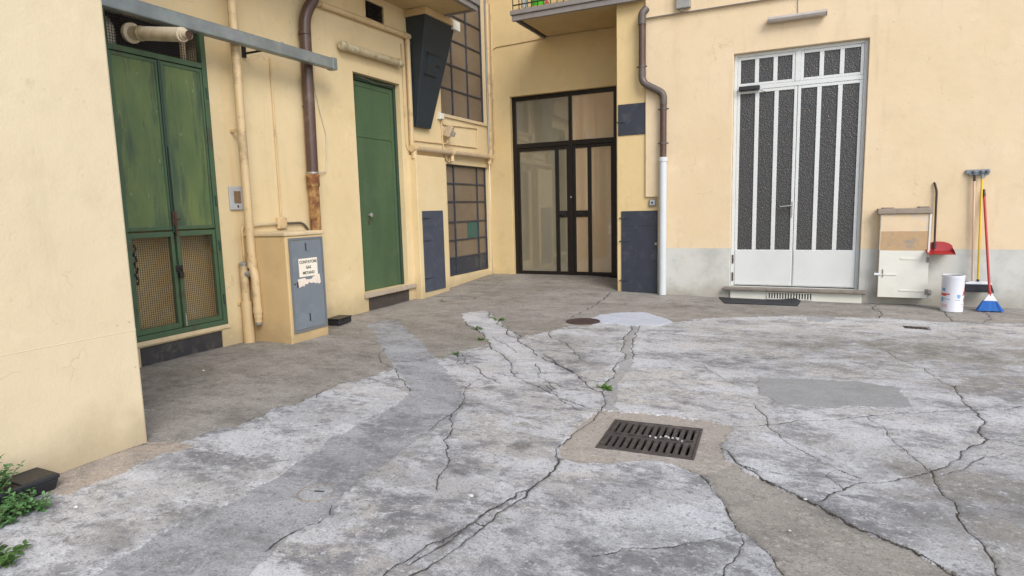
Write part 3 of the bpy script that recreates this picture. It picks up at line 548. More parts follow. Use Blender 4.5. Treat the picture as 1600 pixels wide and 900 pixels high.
# ------------------------------------------------------------------ walls and balconies
HTOP = 8.5
def wall(name, label, axis, plane, back, u0, u1, z0, z1, holes, mat, bev=.008):
    us = sorted({u0, u1, *[h[0] for h in holes], *[h[1] for h in holes]}); zs = sorted({z0, z1, *[h[2] for h in holes], *[h[3] for h in holes]})
    us = [u for u in us if u0 <= u <= u1]; zs = [z for z in zs if z0 <= z <= z1]
    mb = MB(); idx = {}
    def pt(d, u, z):
        k = (d, u, z)
        if k not in idx: idx[k] = len(mb.v); mb.v.append((d, u, z) if axis == 'x' else (u, d, z))
        return idx[k]
    def solid(i, j):
        if not (0 <= i < len(us) - 1 and 0 <= j < len(zs) - 1): return False
        uc = (us[i] + us[i + 1]) / 2; zc = (zs[j] + zs[j + 1]) / 2
        return not any(h[0] < uc < h[1] and h[2] < zc < h[3] for h in holes)
    for i in range(len(us) - 1):
        for j in range(len(zs) - 1):
            if not solid(i, j): continue
            a, b, c, d = us[i], us[i + 1], zs[j], zs[j + 1]
            for dd in (plane, back): mb.f.append((pt(dd, a, c), pt(dd, b, c), pt(dd, b, d), pt(dd, a, d)))
            for (di, dj, e) in ((-1, 0, ((a, c), (a, d))), (1, 0, ((b, c), (b, d))), (0, -1, ((a, c), (b, c))), (0, 1, ((a, d), (b, d)))):
                if not solid(i + di, j + dj):
                    (p, q), (r, s) = e; mb.f.append((pt(plane, p, q), pt(plane, r, s), pt(back, r, s), pt(back, p, q)))
    mid = (plane, (u0 + u1) / 2, 0) if axis == 'x' else ((u0 + u1) / 2, plane, 0)
    o = mb.build(name, mat, None, bev, origin=mid); return tag(o, label, 'wall')

XL = -5.45
wall('plaster_wall', 'long ochre plaster wall with the green cupboard, green door and gas cabinet', 'x', XL, XL - .35, 2.0, 10.46, -.15, HTOP,
     [(3.44, 4.46, .235, 3.19), (3.51, 4.39, .0, .175), (6.69, 7.72, .252, 3.17), (6.76, 7.725, -.02, .182), (7.01, 7.43, 3.93, 4.16),
      (8.84, 10.40, 2.90, 5.38), (8.92, 10.39, .225, 2.105)], M['wall_left'])
wall('plaster_wall', 'yellow plaster wall at the back around the dark glazed door', 'y', 10.46, 10.85, -5.449, -2.70, -.15, HTOP, [(-5.0, -3.02, .08, 3.345)], M['wall_alcove'])
w = MB().box(-9.0, -3.58, -8.0, 2.297, -.15, HTOP).build('plaster_wall', M['wall_fg'], None, .012, origin=(-3.58, 0, 0)); tag(w, 'plain cream plaster wall filling the left edge of the picture', 'wall')
w = MB().box(-2.68, -1.9, 9.303, 10.85, -.15, HTOP).build('plaster_pier', M['wall_alcove'], None, .01, origin=(-2.4, 9.3, 0)); tag(w, 'yellow plaster pier with two navy hatches right of the glazed door', 'wall')
wall('plaster_wall', 'peach plaster wall with grey painted base around the white glazed door', 'y', 9.268, 9.60, -2.24, 7.0, -.15, HTOP,
     [(-2.2401, -2.055, -.15, 1.462), (-1.03, .58, .168, 3.352)], M['wall_right'])
w = MB().box(XL - .02, -5.33, 7.872, 8.69, -.1, 2.175).build('plaster_pilaster', M['wall_left'], None, .008, origin=(-5.4, 8.3, 0)); tag(w, 'shallow cream plaster pilaster carrying the tall narrow navy door', 'pilaster')
# plaster joint line scored into the cream wall, a raised fillet on the ochre wall
w = MB().box(-3.60, -3.5785, -2.0, 2.294, .690, .697).build('plaster_joint', M['wall_fg'], None, .003); tag(w, 'thin horizontal plaster joint across the cream wall', 'joint')

# balcony over the left wall
b = thing('balcony', 'balcony slab with grey metal edge above the dark chute', 'balcony', (-5.0, 6, 4.25))
bx('slab', M['soffit'], b, XL + .001, -4.58, 3.0, 8.40, 4.252, 4.42)
bx('edge_flashing', M['lead'], b, -4.60, -4.53, 3.0, 8.46, 4.235, 4.31, .004); bx('edge_flashing', M['lead'], b, -4.605, -4.50, 3.0, 8.50, 4.312, 4.43, .006)
bx('edge_flashing', M['lead'], b, XL + .28, -4.602, 8.402, 8.46, 4.235, 4.30, .004); bx('edge_flashing', M['lead'], b, XL + .24, -4.607, 8.402, 8.50, 4.302, 4.43, .004)
# balcony over the glazed door
b = thing('balcony', 'balcony slab with stepped grey metal edge above the glazed door', 'balcony', (-3.4, 9.8, 4.28))
bx('slab', M['soffit'], b, -4.28, -2.26, 9.22, 10.459, 4.285, 4.42)
bx('edge_flashing', M['lead'], b, -4.31, -2.245, 9.165, 9.219, 4.235, 4.315, .004); bx('edge_flashing', M['lead'], b, -4.33, -2.245, 9.14, 9.219, 4.317, 4.385, .006)
bx('edge_flashing', M['lead'], b, -4.31, -4.282, 9.221, 10.455, 4.255, 4.315, .004); bx('edge_flashing', M['lead'], b, -4.33, -4.282, 9.221, 10.455, 4.317, 4.385, .004)
bx('trim_strip', M['black_iron'], b, -4.262, -4.235, 9.26, 10.40, 4.274, 4.286)
r = thing('balcony_railing', 'black metal railing on the balcony above the glazed door', 'railing', (-3.3, 9.19, 4.386))
for zz in (4.46, 5.3): bx('rail', M['rail_black'], r, -4.30, -2.26, 9.176, 9.196, zz, zz + .016)
for i in range(20):
    x = -4.295 + i * .105; MB().rodbox((x, 9.186, 4.386), (x, 9.186, 5.31), .008).build('baluster', M['rail_black'], r)
c = MB().lathe((-3.965, 9.42, 4.42), [(.001, 0), (.09, 0), (.092, .05), (.098, .06), (.112, .42), (.118, .43), (.11, .44), (.09, .1)], 28).build('plastic_bin', M['bin_green'], None, smooth=True, origin=(-3.965, 9.42, 4.42))
tag(c, 'bright green plastic bin standing on the balcony', 'bin')
c = MB().lathe((-4.19, 9.40, 4.42), [(.001, 0), (.05, 0), (.055, .02), (.055, .5), (.03, .54), (.001, .54)], 24).build('metal_canister', M['silver'], None, smooth=True, origin=(-4.19, 9.4, 4.42))
tag(c, 'silver metal canister beside the green bin on the balcony', 'canister')
c = MB().lathe((-3.81, 9.40, 4.42), [(.001, 0), (.03, 0), (.033, .05), (.02, .1), (.001, .1)], 16).build('red_pot', M['red_plastic'], None, smooth=True, origin=(-3.81, 9.4, 4.42)); tag(c, 'small red pot right of the green bin on the balcony', 'pot')
# panel over the right wall
p = thing('fascia_panel', 'flat plaster panel along the top of the peach wall', 'panel', (-1, 9.25, 3.99))
bx('board', M['wall_right'], p, -2.235, 6.9, 9.235, 9.2675, 3.99, 5.2, .006); bx('drip_edge', M['lead'], p, -2.2, 6.9, 9.222, 9.2345, 3.982, 3.992)
MB().lathe((0, 0, 0), [(.001, 0), (.012, 0), (.012, .01), (.001, .01)], 12).build('bolt', M['black_iron'], p).matrix_local = Matrix.Translation(Vector((-2.2, 9.234, 4.03)) - Vector((-1, 9.25, 3.99))) @ Matrix.Rotation(math.pi / 2, 4, 'X')
p = thing('cable_box', 'small grey plate box at the top of the peach wall', 'box', (-1.73, 9.2, 4.0)); bx('cover', M['grey_fit'], p, -1.79, -1.60, 9.16, 9.234, 4.03, 4.3, .006); bx('gland', M['lead'], p, -1.73, -1.70, 9.18, 9.21, 4.0, 4.029)

# ------------------------------------------------------------------ green cupboard
def wiremesh(y0, y1, z0, z1, x, s, r):
    mb = MB(); k = int((y1 - y0) / s)
    for i in range(1, k): y = y0 + (y1 - y0) * i / k; mb.rodbox((x, y, z0), (x, y, z1), r)
    k = int((z1 - z0) / s)
    for i in range(1, k): z = z0 + (z1 - z0) * i / k; mb.rodbox((x + r, y0, z), (x + r, y1, z), r)
    return mb
c = thing('utility_cupboard', 'tall weathered green metal cupboard with wire mesh at top and bottom', 'cupboard', (XL, 3.95, .235))
f = MB()
f.box(-5.50, -5.435, 4.405, 4.459, .236, 3.189).box(-5.50, -5.435, 3.441, 3.495, .236, 3.189)
f.box(-5.499, -5.437, 3.4955, 4.4045, .236, .285).box(-5.499, -5.437, 3.4955, 4.4045, 2.785, 2.835).box(-5.499, -5.437, 3.4955, 4.4045, 3.14, 3.188)
f.build('frame', M['green_frame'], c, .004)
for y0, y1 in ((3.499, 3.935), (3.972, 4.401)):
    d = bx('door_panel', M['green'], c, -5.482, -5.452, y0, y1, 1.225, 2.78, .004)
    e = MB().box(-5.4515, -5.444, y0, y0 + .022, 1.23, 2.775).box(-5.4515, -5.444, y1 - .022, y1, 1.23, 2.775).box(-5.4515, -5.444, y0 + .0225, y1 - .0225, 2.745, 2.775).box(-5.4515, -5.444, y0 + .0225, y1 - .0225, 1.23, 1.262)
    e.build('border', M['green_frame'], d, .002)
bx('astragal', M['green_dark'], c, -5.458, -5.436, 3.9375, 3.969, 1.2, 2.782, .004)
for y0, y1 in ((3.499, 3.945), (3.969, 4.401)):
    lf = MB().box(-5.485, -5.445, y0, y0 + .034, .29, 1.215).box(-5.485, -5.445, y1 - .034, y1, .29, 1.215).box(-5.484, -5.446, y0 + .0345, y1 - .0345, 1.165, 1.215).box(-5.484, -5.446, y0 + .0345, y1 - .0345, .29, .34)
    l = lf.build('mesh_door', M['green_frame'], c, .003)
    wiremesh(y0 + .03, y1 - .03, .335, 1.17, -5.462, .0205, .0022).build('wire_mesh', M['wire'], l, recalc=False)
wiremesh(3.495, 4.405, 2.83, 3.145, -5.47, .0225, .0024).build('wire_mesh', M['wire_dark'], c, recalc=False)
bx('back_board', M['board'], c, -5.66, -5.63, 3.4405, 4.4595, .236, 1.24)
bx('shelf', M['dark_inside'], c, -5.629, -5.50, 3.4405, 4.4595, 1.222, 1.24)
bx('inner_back', M['dark_inside'], c, -5.78, -5.76, 3.4405, 4.4595, 2.70, 3.189)
bx('back_sheet', M['dark_inside'], c, -5.80, -5.785, 3.4405, 4.4595, .236, 2.71)
bx('batten', M['sill_cream'], c, -5.60, -5.56, 4.30, 4.34, 2.84, 3.18)
MB().tube([(-5.60, 3.62, 2.84), (-5.60, 3.62, 3.0), (-5.66, 3.62, 3.08)], .05, 14).build('inner_pipe', M['flue'], c, smooth=True)
lb = bx('bolt_plate', M['rust_iron'], c, -5.436, -5.424, 3.935, 3.98, 1.27, 1.40, .003)
MB().tube([(-5.418, 3.957, 1.17), (-5.418, 3.957, 1.36)], .009, 8).tube([(-5.418, 3.955, 1.33), (-5.405, 4.0, 1.33)], .008, 8).build('bolt_rod', M['rust_iron'], lb, smooth=True)
MB().tube([(-5.43, 3.957, 1.38), (-5.432, 3.957, 2.0)], .006, 6).build('bolt_rod', M['black_iron'], c, smooth=True)
k = bx('padlock', M['black_iron'], c, -5.443, -5.405, 3.945, 3.99, .77, .825, .006); MB().tube(arc([(-5.424, 3.953, .825), (-5.424, 3.953, .862), (-5.424, 3.982, .862), (-5.424, 3.982, .825)], .014), .005, 8).build('shackle', M['black_iron'], k, smooth=True)
bx('hasp', M['black_iron'], c, -5.444, -5.436, 3.93, 4.0, .83, .89, .002)
MB().tube([(-5.436, 3.985, .30), (-5.436, 3.985, .42)], .008, 8).build('drop_bolt', M['grey_fit'], c, smooth=True)
for z in (.5, 1.05, 1.5, 2.55): MB().tube([(-5.432, 4.432, z - .05), (-5.432, 4.432, z + .05)], .011, 8).build('hinge', M['green_dark'], c, smooth=True)
ch = MB()
for i in range(14): ch.obox((-5.44, 3.545 + .012 * math.sin(i * 1.7), 1.10 - i * .026), (.012, .016, .03), .6 * i)
ch.build('chain', M['black_iron'], c)
s = thing('cupboard_sill', 'cream masonry sill and dark slate strip under the green cupboard', 'sill', (XL, 3.95, 0))
bx('ledge', M['sill_cream'], s, XL - .1, XL + .018, 3.42, 4.48, .19, .2335, .006); bx('slate', M['plinth_dark'], s, XL - .10, XL - .012, 3.5105, 4.3895, .001, .1745, .003)

# boiler flue
t = thing('boiler_flue', 'stubby cream flue pipe poking out of the cupboard mesh', 'pipe', (XL, 3.71, 2.96))
a0 = Vector((-5.47, 3.712, 2.963)); a1 = Vector((-4.70, 3.712, 2.842)); dv = a1 - a0
MB().tube([a0 + dv * s for s in (0, .86, .861, .9)], [.058, .058, .06, .06], 20).build('tube', M['flue'], t, smooth=True)
MB().tube([a0 + dv * s for s in (.02, .03, .075, .085)], [.082, .086, .086, .075], 20).build('wall_collar', M['flue'], t, smooth=True)
MB().tube([a0 + dv * s for s in (.19, .195, .235, .24)], [.059, .063, .063, .059], 20).build('joint_ring', M['old_lamp'], t, smooth=True)
tp = MB().tube([a0 + dv * s for s in (.901, .93, .931, .995, 1.0)], [.045, .045, .038, .038, .036], 18, cap=False).build('nozzle', M['flue'], t, smooth=True)
MB().tube([a0 + dv * .985, a0 + dv * .99], .036, 16).build('nozzle_inside', M['rust_iron'], tp)

# galvanised rail
t = thing('steel_rail', 'long galvanised steel rail fixed across the top of the green cupboard', 'rail', (-5.25, 4.8, 3.05))
MB().box(-5.240, -5.150, 2.4, 6.02, 3.036, 3.162).build('channel', M['galv'], t, .012, seg=3)
MB().box(-5.246, -5.143, 5.965, 6.045, 3.029, 3.170).build('end_cap', M['galv'], t, .01)
for y in (3.2, 4.93):
    q = MB().box(XL + .001, XL + .03, y - .02, y + .02, 2.99, 3.13).build('bracket', M['black_iron'], t, .003)
    MB().tube([(XL + .02, y, 3.03), (-5.22, y + .03, 3.04)], .012, 8).build('brace', M['black_iron'], q, smooth=True)
MB().tube([(-5.20, 5.25, 3.162), (-5.20, 5.25, 3.19)], .014, 10).build('bolt', M['grey_fit'], t, smooth=True)

# intercom plate
t = thing('meter_window_plate', 'small grey wall plate with an amber window between cupboard and pipe', 'wall plate', (XL, 4.69, 1.40))
MB().box(XL + .001, XL + .022, 4.60, 4.78, 1.405, 1.65).build('plate', M['grey_plastic'], t, .008, seg=3)
bx('window', M['amber_glass'], t, XL + .0225, XL + .027, 4.65, 4.735, 1.475, 1.60, .002); bx('lock', M['black_iron'], t, XL + .0225, XL + .03, 4.685, 4.70, 1.43, 1.455, .002)

# pipes
def pipe(name, label, mat, path, r, n=14, cat='pipe', joints=(), jm=None, rad=.06, group=None):
    t = thing(name, label, cat, path[-1], group); MB().tube(arc(path, rad), r, n).build('run', mat, t, smooth=True)
    for p, q, rr in joints: MB().tube([p, q], rr, n).build('joint', jm or mat, t, smooth=True)
    return t
PXg, Yp = -5.290, 4.694
t = pipe('gas_pipe', 'thick ochre gas pipe running down the wall beside the green cupboard', M['ochre_pipe'], [(PXg, Yp, 4.25), (PXg, Yp, .82), (PXg + .035, Yp - .006, .70), (PXg + .035, Yp - .006, .27)], .043, 16,
     joints=[((PXg, Yp, .80), (PXg, Yp, .88), .05), ((PXg + .035, Yp - .006, .32), (PXg + .035, Yp - .006, .38), .049), ((PXg + .035, Yp - .006, .22), (PXg + .035, Yp - .006, .275), .036)])
MB().lathe((PXg + .035, Yp - .006, .18), [(.001, 0), (.02, .003), (.033, .015), (.036, .035), (.036, .042)], 16).build('end_cap', M['grey_fit'], t, smooth=True)
for z in (2.2, 3.6): bx('clamp', M['ochre_pipe'], t, XL + .001, PXg - .03, Yp - .012, Yp + .012, z, z + .03, .003)
t = pipe('gas_pipe', 'short ochre standpipe with thick lower sleeve next to the gas cabinet', M['ochre_pipe'], [(-5.385, 4.665, .82), (-5.385, 4.665, .0)], .043, 16,
     joints=[((-5.385, 4.665, .0), (-5.385, 4.665, .44), .057), ((-5.385, 4.665, .64), (-5.385, 4.665, .645), .047)])
MB().lathe((-5.385, 4.665, .82), [(.043, 0), (.046, .01), (.046, .03), (.02, .045), (.001, .046)], 16).build('cap', M['grey_fit'], t, smooth=True)
MB().tube([(-5.37, 4.668, .735), (-5.27, 4.69, .735)], .036, 12).build('coupling', M['grey_fit'], t, smooth=True)
bx('clip', M['ochre_pipe'], t, XL + .001, -5.44, 4.60, 4.73, .40, .44, .003)
pipe('conduit', 'slim ochre conduit tucked between wall and thick gas pipe', M['ochre_pipe'], [(-5.42, 4.90, 1.235), (-5.425, 4.715, 1.235), (-5.425, 4.72, .38)], .012, 8, 'conduit')
t = pipe('conduit', 'thin vertical ochre conduit ending in a junction box above the gas cabinet', M['ochre_pipe'], [(-5.438, 5.285, 3.06), (-5.438, 5.28, 1.29)], .011, 8, 'conduit')
bx('junction_box', M['ochre_pipe'], t, XL + .001, -5.40, 5.205, 5.335, 1.185, 1.315, .012); MB().tube([(-5.437, 5.283, 2.21), (-5.437, 5.283, 2.24)], .017, 8).build('clip', M['ochre_pipe'], t)
MB().tube(arc([(-5.425, 4.87, 1.235), (-5.425, 5.206, 1.245)], .03), .014, 8).build('tail', M['old_lamp'], t, smooth=True)
MB().tube(arc([(-5.425, 5.335, 1.245), (-5.425, 5.60, 1.245), (-5.425, 5.69, 1.15), (-5.425, 5.69, .9)], .09), .013, 8).build('tail', M['cable_dark'], t, smooth=True)
t = thing('downspout', 'brown painted downspout with rusty cast iron foot behind the gas cabinet', 'downspout', (-5.36, 5.74, 0))
MB().tube(arc([(-5.36, 5.745, 1.79), (-5.36, 5.775, 3.62), (-5.30, 5.93, 3.88), (-5.25, 5.95, 4.25)], .16), .066, 18).build('pipe', M['brown_pipe'], t, smooth=True)
MB().tube([(-5.36, 5.74, 0.0), (-5.36, 5.745, 1.70)], .062, 18).build('iron_foot', M['rust_pipe'], t, smooth=True)
MB().tube([(-5.36, 5.744, z) for z in (1.66, 1.68, 1.76, 1.80, 1.815)], [.066, .076, .074, .08, .068], 18).build('socket', M['rust_pipe'], t, smooth=True)
MB().tube([(-5.36, 5.744, 1.815), (-5.36, 5.744, 1.835)], .072, 18).build('collar', M['grey_fit'], t, smooth=True)
MB().tube([(-5.36, 5.765, 3.40), (-5.36, 5.765, 3.44)], .071, 18).build('collar', M['brown_pipe'], t, smooth=True)
MB().tube([(XL, 5.75, 2.6), (-5.36, 5.75, 2.6)], .01, 8).build('bracket', M['black_iron'], t)
pts = [(-5.43, 5.967, 3.09), (-5.438, 5.941, 2.97), (-5.435, 5.975, 2.75), (-5.435, 6.023, 2.57), (-5.432, 6.10, 2.313), (-5.435, 6.09, 2.0), (-5.432, 6.047, 1.858), (-5.40, 5.86, 1.83)]
o = MB().tube(pts, .0065, 6).build('loose_cable', M['cable'], None, smooth=True, origin=(-5.43, 6, 1.8)); tag(o, 'thin ivory cable drooping down the wall right of the brown downspout', 'cable')
pipe('conduit', 'short ochre pipe stub right of the brown downspout under the balcony', M['ochre_pipe'], [(-5.41, 5.87, 3.66), (-5.41, 5.865, 3.35)], .026, 10, 'pipe', joints=[((-5.41, 5.867, 3.50), (-5.41, 5.867, 3.52), .031), ((-5.41, 5.865, 3.335), (-5.41, 5.865, 3.36), .031)])
t = pipe('water_pipe', 'ochre pipe running along the wall above the lamp then down past the green door', M['ochre_pipe'], [(-5.405, 5.99, 3.835), (-5.405, 7.90, 3.875), (-5.405, 7.895, 2.24)], .036, 14,
     joints=[((-5.405, 7.80, 3.873), (-5.405, 7.96, 3.876), .043), ((-5.405, 7.897, 3.76), (-5.405, 7.897, 3.80), .042), ((-5.405, 6.10, 3.837), (-5.405, 6.14, 3.838), .042)], rad=.03)
pipe('conduit', 'thin ochre conduit hugging the wall right of the green door', M['ochre_pipe'], [(-5.437, 7.79, 3.75), (-5.437, 7.80, 2.30), (-5.437, 7.88, 2.20)], .011, 8, 'conduit')
bx('', M['ochre_pipe'], t, XL + .001, -5.41, 7.70, 7.80, 3.44, 3.53, .008).name = 'junction_box'
t = pipe('water_pipe', 'tan horizontal pipe above the low blue framed window', M['tan_pipe'], [(-5.375, 7.86, 2.27), (-5.375, 10.34, 2.285)], .042, 16,
     joints=[((-5.375, 7.84, 2.27), (-5.375, 7.95, 2.27), .053), ((-5.375, 8.97, 2.278), (-5.375, 9.03, 2.278), .052), ((-5.375, 10.26, 2.285), (-5.375, 10.37, 2.285), .052)], jm=M['ochre_pipe'])
MB().tube([(-5.375, 7.90, 2.31), (-5.375, 7.90, 2.12)], .045, 14).build('tee', M['ochre_pipe'], t, smooth=True); MB().tube([(-5.375, 9.0, 2.32), (-5.375, 9.0, 2.14)], .032, 12).build('tee', M['ochre_pipe'], t, smooth=True)
MB().tube([(-5.375, 10.32, 2.3), (-5.375, 10.32, 2.16)], .042, 14).build('tee', M['ochre_pipe'], t, smooth=True)
pipe('water_pipe', 'ochre riser pipe in the corner beside the paned windows', M['ochre_pipe'], [(-5.385, 10.405, 8.0), (-5.385, 10.405, 2.30)], .032, 12)
pipe('conduit', 'thin ochre conduit in the corner next to the riser pipe', M['ochre_pipe'], [(-5.33, 10.447, 5.0), (-5.33, 10.447, 2.35), (-5.36, 10.41, 2.25)], .012, 8, 'conduit')
pipe('conduit', 'thin painted conduit looping round the wall below the upper window', M['ochre_pipe'], [(-5.438, 8.80, 2.78), (-5.438, 8.86, 2.72), (-5.438, 10.01, 2.775), (-5.438, 9.99, 2.435), (-5.438, 8.02, 2.40)], .010, 8, 'conduit')
pipe('conduit', 'short painted conduit hooking round the tan horizontal pipe', M['ochre_pipe'], [(-5.436, 8.80, 2.78), (-5.436, 8.81, 2.5), (-5.43, 8.84, 2.2), (-5.43, 8.98, 2.12), (-5.42, 8.99, 2.19)], .012, 8, 'conduit')
pipe('conduit', 'thin ochre cable framing the alcove wall above the glazed door', M['ochre_pipe'], [(-3.05, 10.452, 4.262), (-4.30, 10.452, 4.268), (-5.27, 10.452, 4.24), (-5.345, 10.452, 4.16), (-5.40, 10.452, 2.55)], .010, 8, 'cable', rad=.05)
t = thing('junction_box', 'small white junction box at the lower corner of the upper window', 'box', (XL, 8.76, 2.80)); bx('case', M['white_cab'], t, XL + .001, -5.39, 8.70, 8.82, 2.79, 2.89, .008); bx('lid', M['white_cab'], t, -5.3895, -5.384, 8.71, 8.81, 2.80, 2.88, .002)
t = thing('security_lamp', 'small grey hooded lamp on the wall above the tan pipe', 'lamp', (-5.4, 8.86, 2.5))
rm = Matrix.Rotation(math.radians(20), 3, 'Y') @ Matrix.Rotation(math.radians(-14), 3, 'X')
MB().obox((-5.33, 8.85, 2.60), (.11, .085, .19), rm).build('hood', M['tan_pipe'], t, .02, seg=3); MB().obox((-5.30, 8.92, 2.57), (.07, .05, .08), rm).build('sensor', M['grey_fit'], t, .012)
MB().tube(arc([(XL, 8.87, 2.42), (-5.38, 8.87, 2.42), (-5.35, 8.86, 2.52)], .03), .016, 8).build('arm', M['ochre_pipe'], t, smooth=True)

# gas meter cabinet
t = thing('gas_meter_cabinet', 'ochre masonry gas cabinet with a blue grey steel door', 'cabinet', (-5.15, 5.0, 0))
GX = -4.85
bd = MB(); y0, y1 = 4.74, 5.292
bd.box(XL + .002, GX, y0, y1, -.05, 1.12).build('masonry_body', M['meter_masonry'], t, .014, seg=3)
bx('cap_slab', M['sill_cream'], t, XL + .002, GX + .01, y0 - .012, y1 + .008, 1.121, 1.165, .012)
fr = MB().box(GX + .0005, GX + .012, 4.776, 4.80, .10, 1.10).box(GX + .0005, GX + .012, 5.247, 5.27, .10, 1.10).box(GX + .0005, GX + .012, 4.8005, 5.2465, 1.075, 1.10).box(GX + .0005, GX + .012, 4.8005, 5.2465, .10, .125)
fr.build('door_frame', M['meter_frame'], t, .002)
d = bx('door', M['meter_grey'], t, GX + .0005, GX + .010, 4.804, 5.243, .129, 1.071, .003)
for z in (.955, .20): bx('slot', M['plinth_dark'], d, GX + .0102, GX + .0115, 5.0, 5.018, z, z + .085); bx('louvre', M['meter_grey'], d, GX + .0102, GX + .017, 5.019, 5.045, z, z + .085, .002)
for z in (.22, .95): MB().tube([(GX + .013, 5.245, z), (GX + .013, 5.245, z + .05)], .006, 8).build('hinge', M['meter_frame'], d)
MB().tube([(GX + .01, 4.822, .62), (GX + .014, 4.822, .62)], .009, 10).build('lock', M['black_iron'], d); bx('rust_pull', M['rust_iron'], d, GX + .0102, GX + .02, 4.85, 4.865, .58, .64, .003)
sg = thing('paper_sign', 'white paper sign reading CONTATORE GAS METANO on the gas cabinet door', 'sign', (GX + .011, 5.03, .685))
bx('sheet', M['paper'], sg, GX + .0108, GX + .0122, 4.893, 5.165, .685, .878)
def text(s, loc, size, parent, mat, rot, ext=.0004):
    cu = bpy.data.curves.new('lettering', 'FONT'); cu.body = s; cu.size = size; cu.align_x = 'CENTER'; cu.extrude = ext; cu.offset = .0012
    o = bpy.data.objects.new('tmp_text', cu); COL.objects.link(o); bpy.context.view_layer.update()
    me = bpy.data.meshes.new_from_object(o.evaluated_get(bpy.context.evaluated_depsgraph_get())); bpy.data.objects.remove(o)
    me.materials.clear(); me.materials.append(mat); q = bpy.data.objects.new('lettering', me); COL.objects.link(q); q.parent = parent; q['_o'] = tuple(parent['_o'])
    q.matrix_local = Matrix.Translation(Vector(loc) - Vector(parent['_o'])) @ rot
    return q
RX = Matrix(((0, 0, 1, 0), (1, 0, 0, 0), (0, 1, 0, 0), (0, 0, 0, 1)))        # text reads along +y, faces +x
for s, z, sz in (('CONTATORE', .826, .0415), ('GAS', .768, .0415), ('METANO', .710, .0415)): text(s, (GX + .0128, 5.03, z), sz, sg, M['ink'], RX)
pp = [(4.865, .665), (4.97, .672), (4.985, .655), (5.06, .65), (5.10, .678), (5.19, .695), (5.20, .60), (5.17, .585), (5.15, .60), (5.12, .595), (5.09, .612), (5.06, .605), (5.03, .62), (5.0, .60), (4.97, .607), (4.955, .58), (4.93, .59), (4.88, .575)]
o = MB().prism([(GX + .0108, a, b) for a, b in pp], (.0016, 0, 0)).build('torn_paper', M['paper_torn'], None, origin=(GX + .011, 5.03, .57)); tag(o, 'torn strip of old paper below the gas sign', 'paper')

# black box on the ground
t = thing('bait_box', 'low black plastic box on the ground right of the gas cabinet', 'box', (-5.19, 5.86, 0))
rz = math.radians(8); MB().obox((-5.19, 5.86, .035), (.17, .27, .065), rz).build('base', M['black_plastic'], t, .012, seg=3); MB().obox((-5.19, 5.86, .075), (.185, .285, .014), rz).build('lid', M['black_plastic'], t, .006)
MB().obox((-5.10, 5.85, .05), (.012, .06, .02), rz).build('catch', M['black_plastic'], t, .003)

# green steel door
t = thing('steel_door', 'tall solid green steel door up a stone sill on the ochre wall', 'door', (XL, 7.2, .25))
XD = -5.56
f = MB().box(XD - .05, XD + .03, 6.692, 6.74, .253, 3.168).box(XD - .05, XD + .03, 7.668, 7.718, .253, 3.168).box(XD - .05, XD + .029, 6.7405, 7.6675, 3.10, 3.168); f.build('frame', M['green_dark'], t, .004)
lf = bx('leaf', M['green_door'], t, XD - .03, XD, 6.742, 7.666, .256, 3.098, .004)
bd = MB()
for z0, z1 in ((.30, 2.36), (2.44, 3.06)): pass
bd.box(XD + .0005, XD + .008, 6.745, 6.80, .26, 3.09).box(XD + .0005, XD + .008, 7.605, 7.663, .26, 3.09).box(XD + .0005, XD + .008, 6.8005, 7.6045, 2.36, 2.43).box(XD + .0005, XD + .008, 6.8005, 7.6045, 3.03, 3.09)
bd.build('border', M['green_door'], lf, .003)
MB().tube([(XD, 6.99, 1.305), (XD + .03, 6.99, 1.305)], .012, 10).tube([(XD + .03, 6.99, 1.305), (XD + .04, 6.99, 1.305), (XD + .06, 6.99, 1.305), (XD + .068, 6.99, 1.305)], [.02, .03, .03, .018], 14).build('knob', M['grey_fit'], lf, smooth=True)
bx('keyhole_plate', M['rust_iron'], lf, XD + .0005, XD + .004, 6.975, 7.005, 1.17, 1.24, .001)
cw = MB()
cw.tube([(XD + .06, 6.80, 3.14), (XD + .09, 7.0, 3.12), (XD + .07, 7.2, 3.105), (XD + .05, 7.4, 3.12), (XD + .08, 7.6, 3.13)], .006, 6); cw.build('loose_wire', M['cable_dark'], t)
s = thing('door_sill', 'stone doorstep with dark brown slab below the green steel door', 'step', (XL, 7.25, 0))
bx('step', M['stone'], s, XL - .16, XL + .045, 6.665, 7.86, .183, .2505, .012); bx('riser', M['plinth_brown'], s, XL - .1, XL - .008, 6.7605, 7.7245, -.015, .1815, .004)
# lamp over the green door
t = thing('tube_lamp', 'yellowed tube lamp fitting above the green steel door', 'lamp', (-5.37, 7.0, 3.42))
MB().tube([(-5.37, y, 3.425 + (y - 6.4) * .012) for y in (6.44, 6.46, 7.62, 7.64)], [.04, .05, .05, .04], 16).build('cover', M['old_lamp'], t, smooth=True)
for ya, yb in ((6.38, 6.50), (7.57, 7.69)): MB().tube([(-5.37, y, 3.425 + (y - 6.4) * .012) for y in (ya, ya + .02, yb - .02, yb)], [.035, .058, .058, .045], 16).build('end_cap', M['old_lamp'], t, smooth=True)
for y in (6.7, 7.4): bx('bracket', M['lamp_body'], t, XL + .001, -5.41, y - .02, y + .02, 3.41, 3.45, .003)
# vent
t = thing('vent_grille', 'dark square vent grille high on the wall under the balcony', 'vent', (XL, 7.22, 3.93)); bx('back', M['dark_inside'], t, XL - .12, XL - .1, 7.01, 7.43, 3.93, 4.16)
for i in range(9): bx('slat', M['black_iron'], t, XL - .05, XL - .02, 7.012, 7.428, 3.94 + i * .025, 3.948 + i * .025)
bx('rim', M['wall_left'], t, XL + .0005, XL + .012, 6.985, 7.008, 3.91, 4.18, .003)

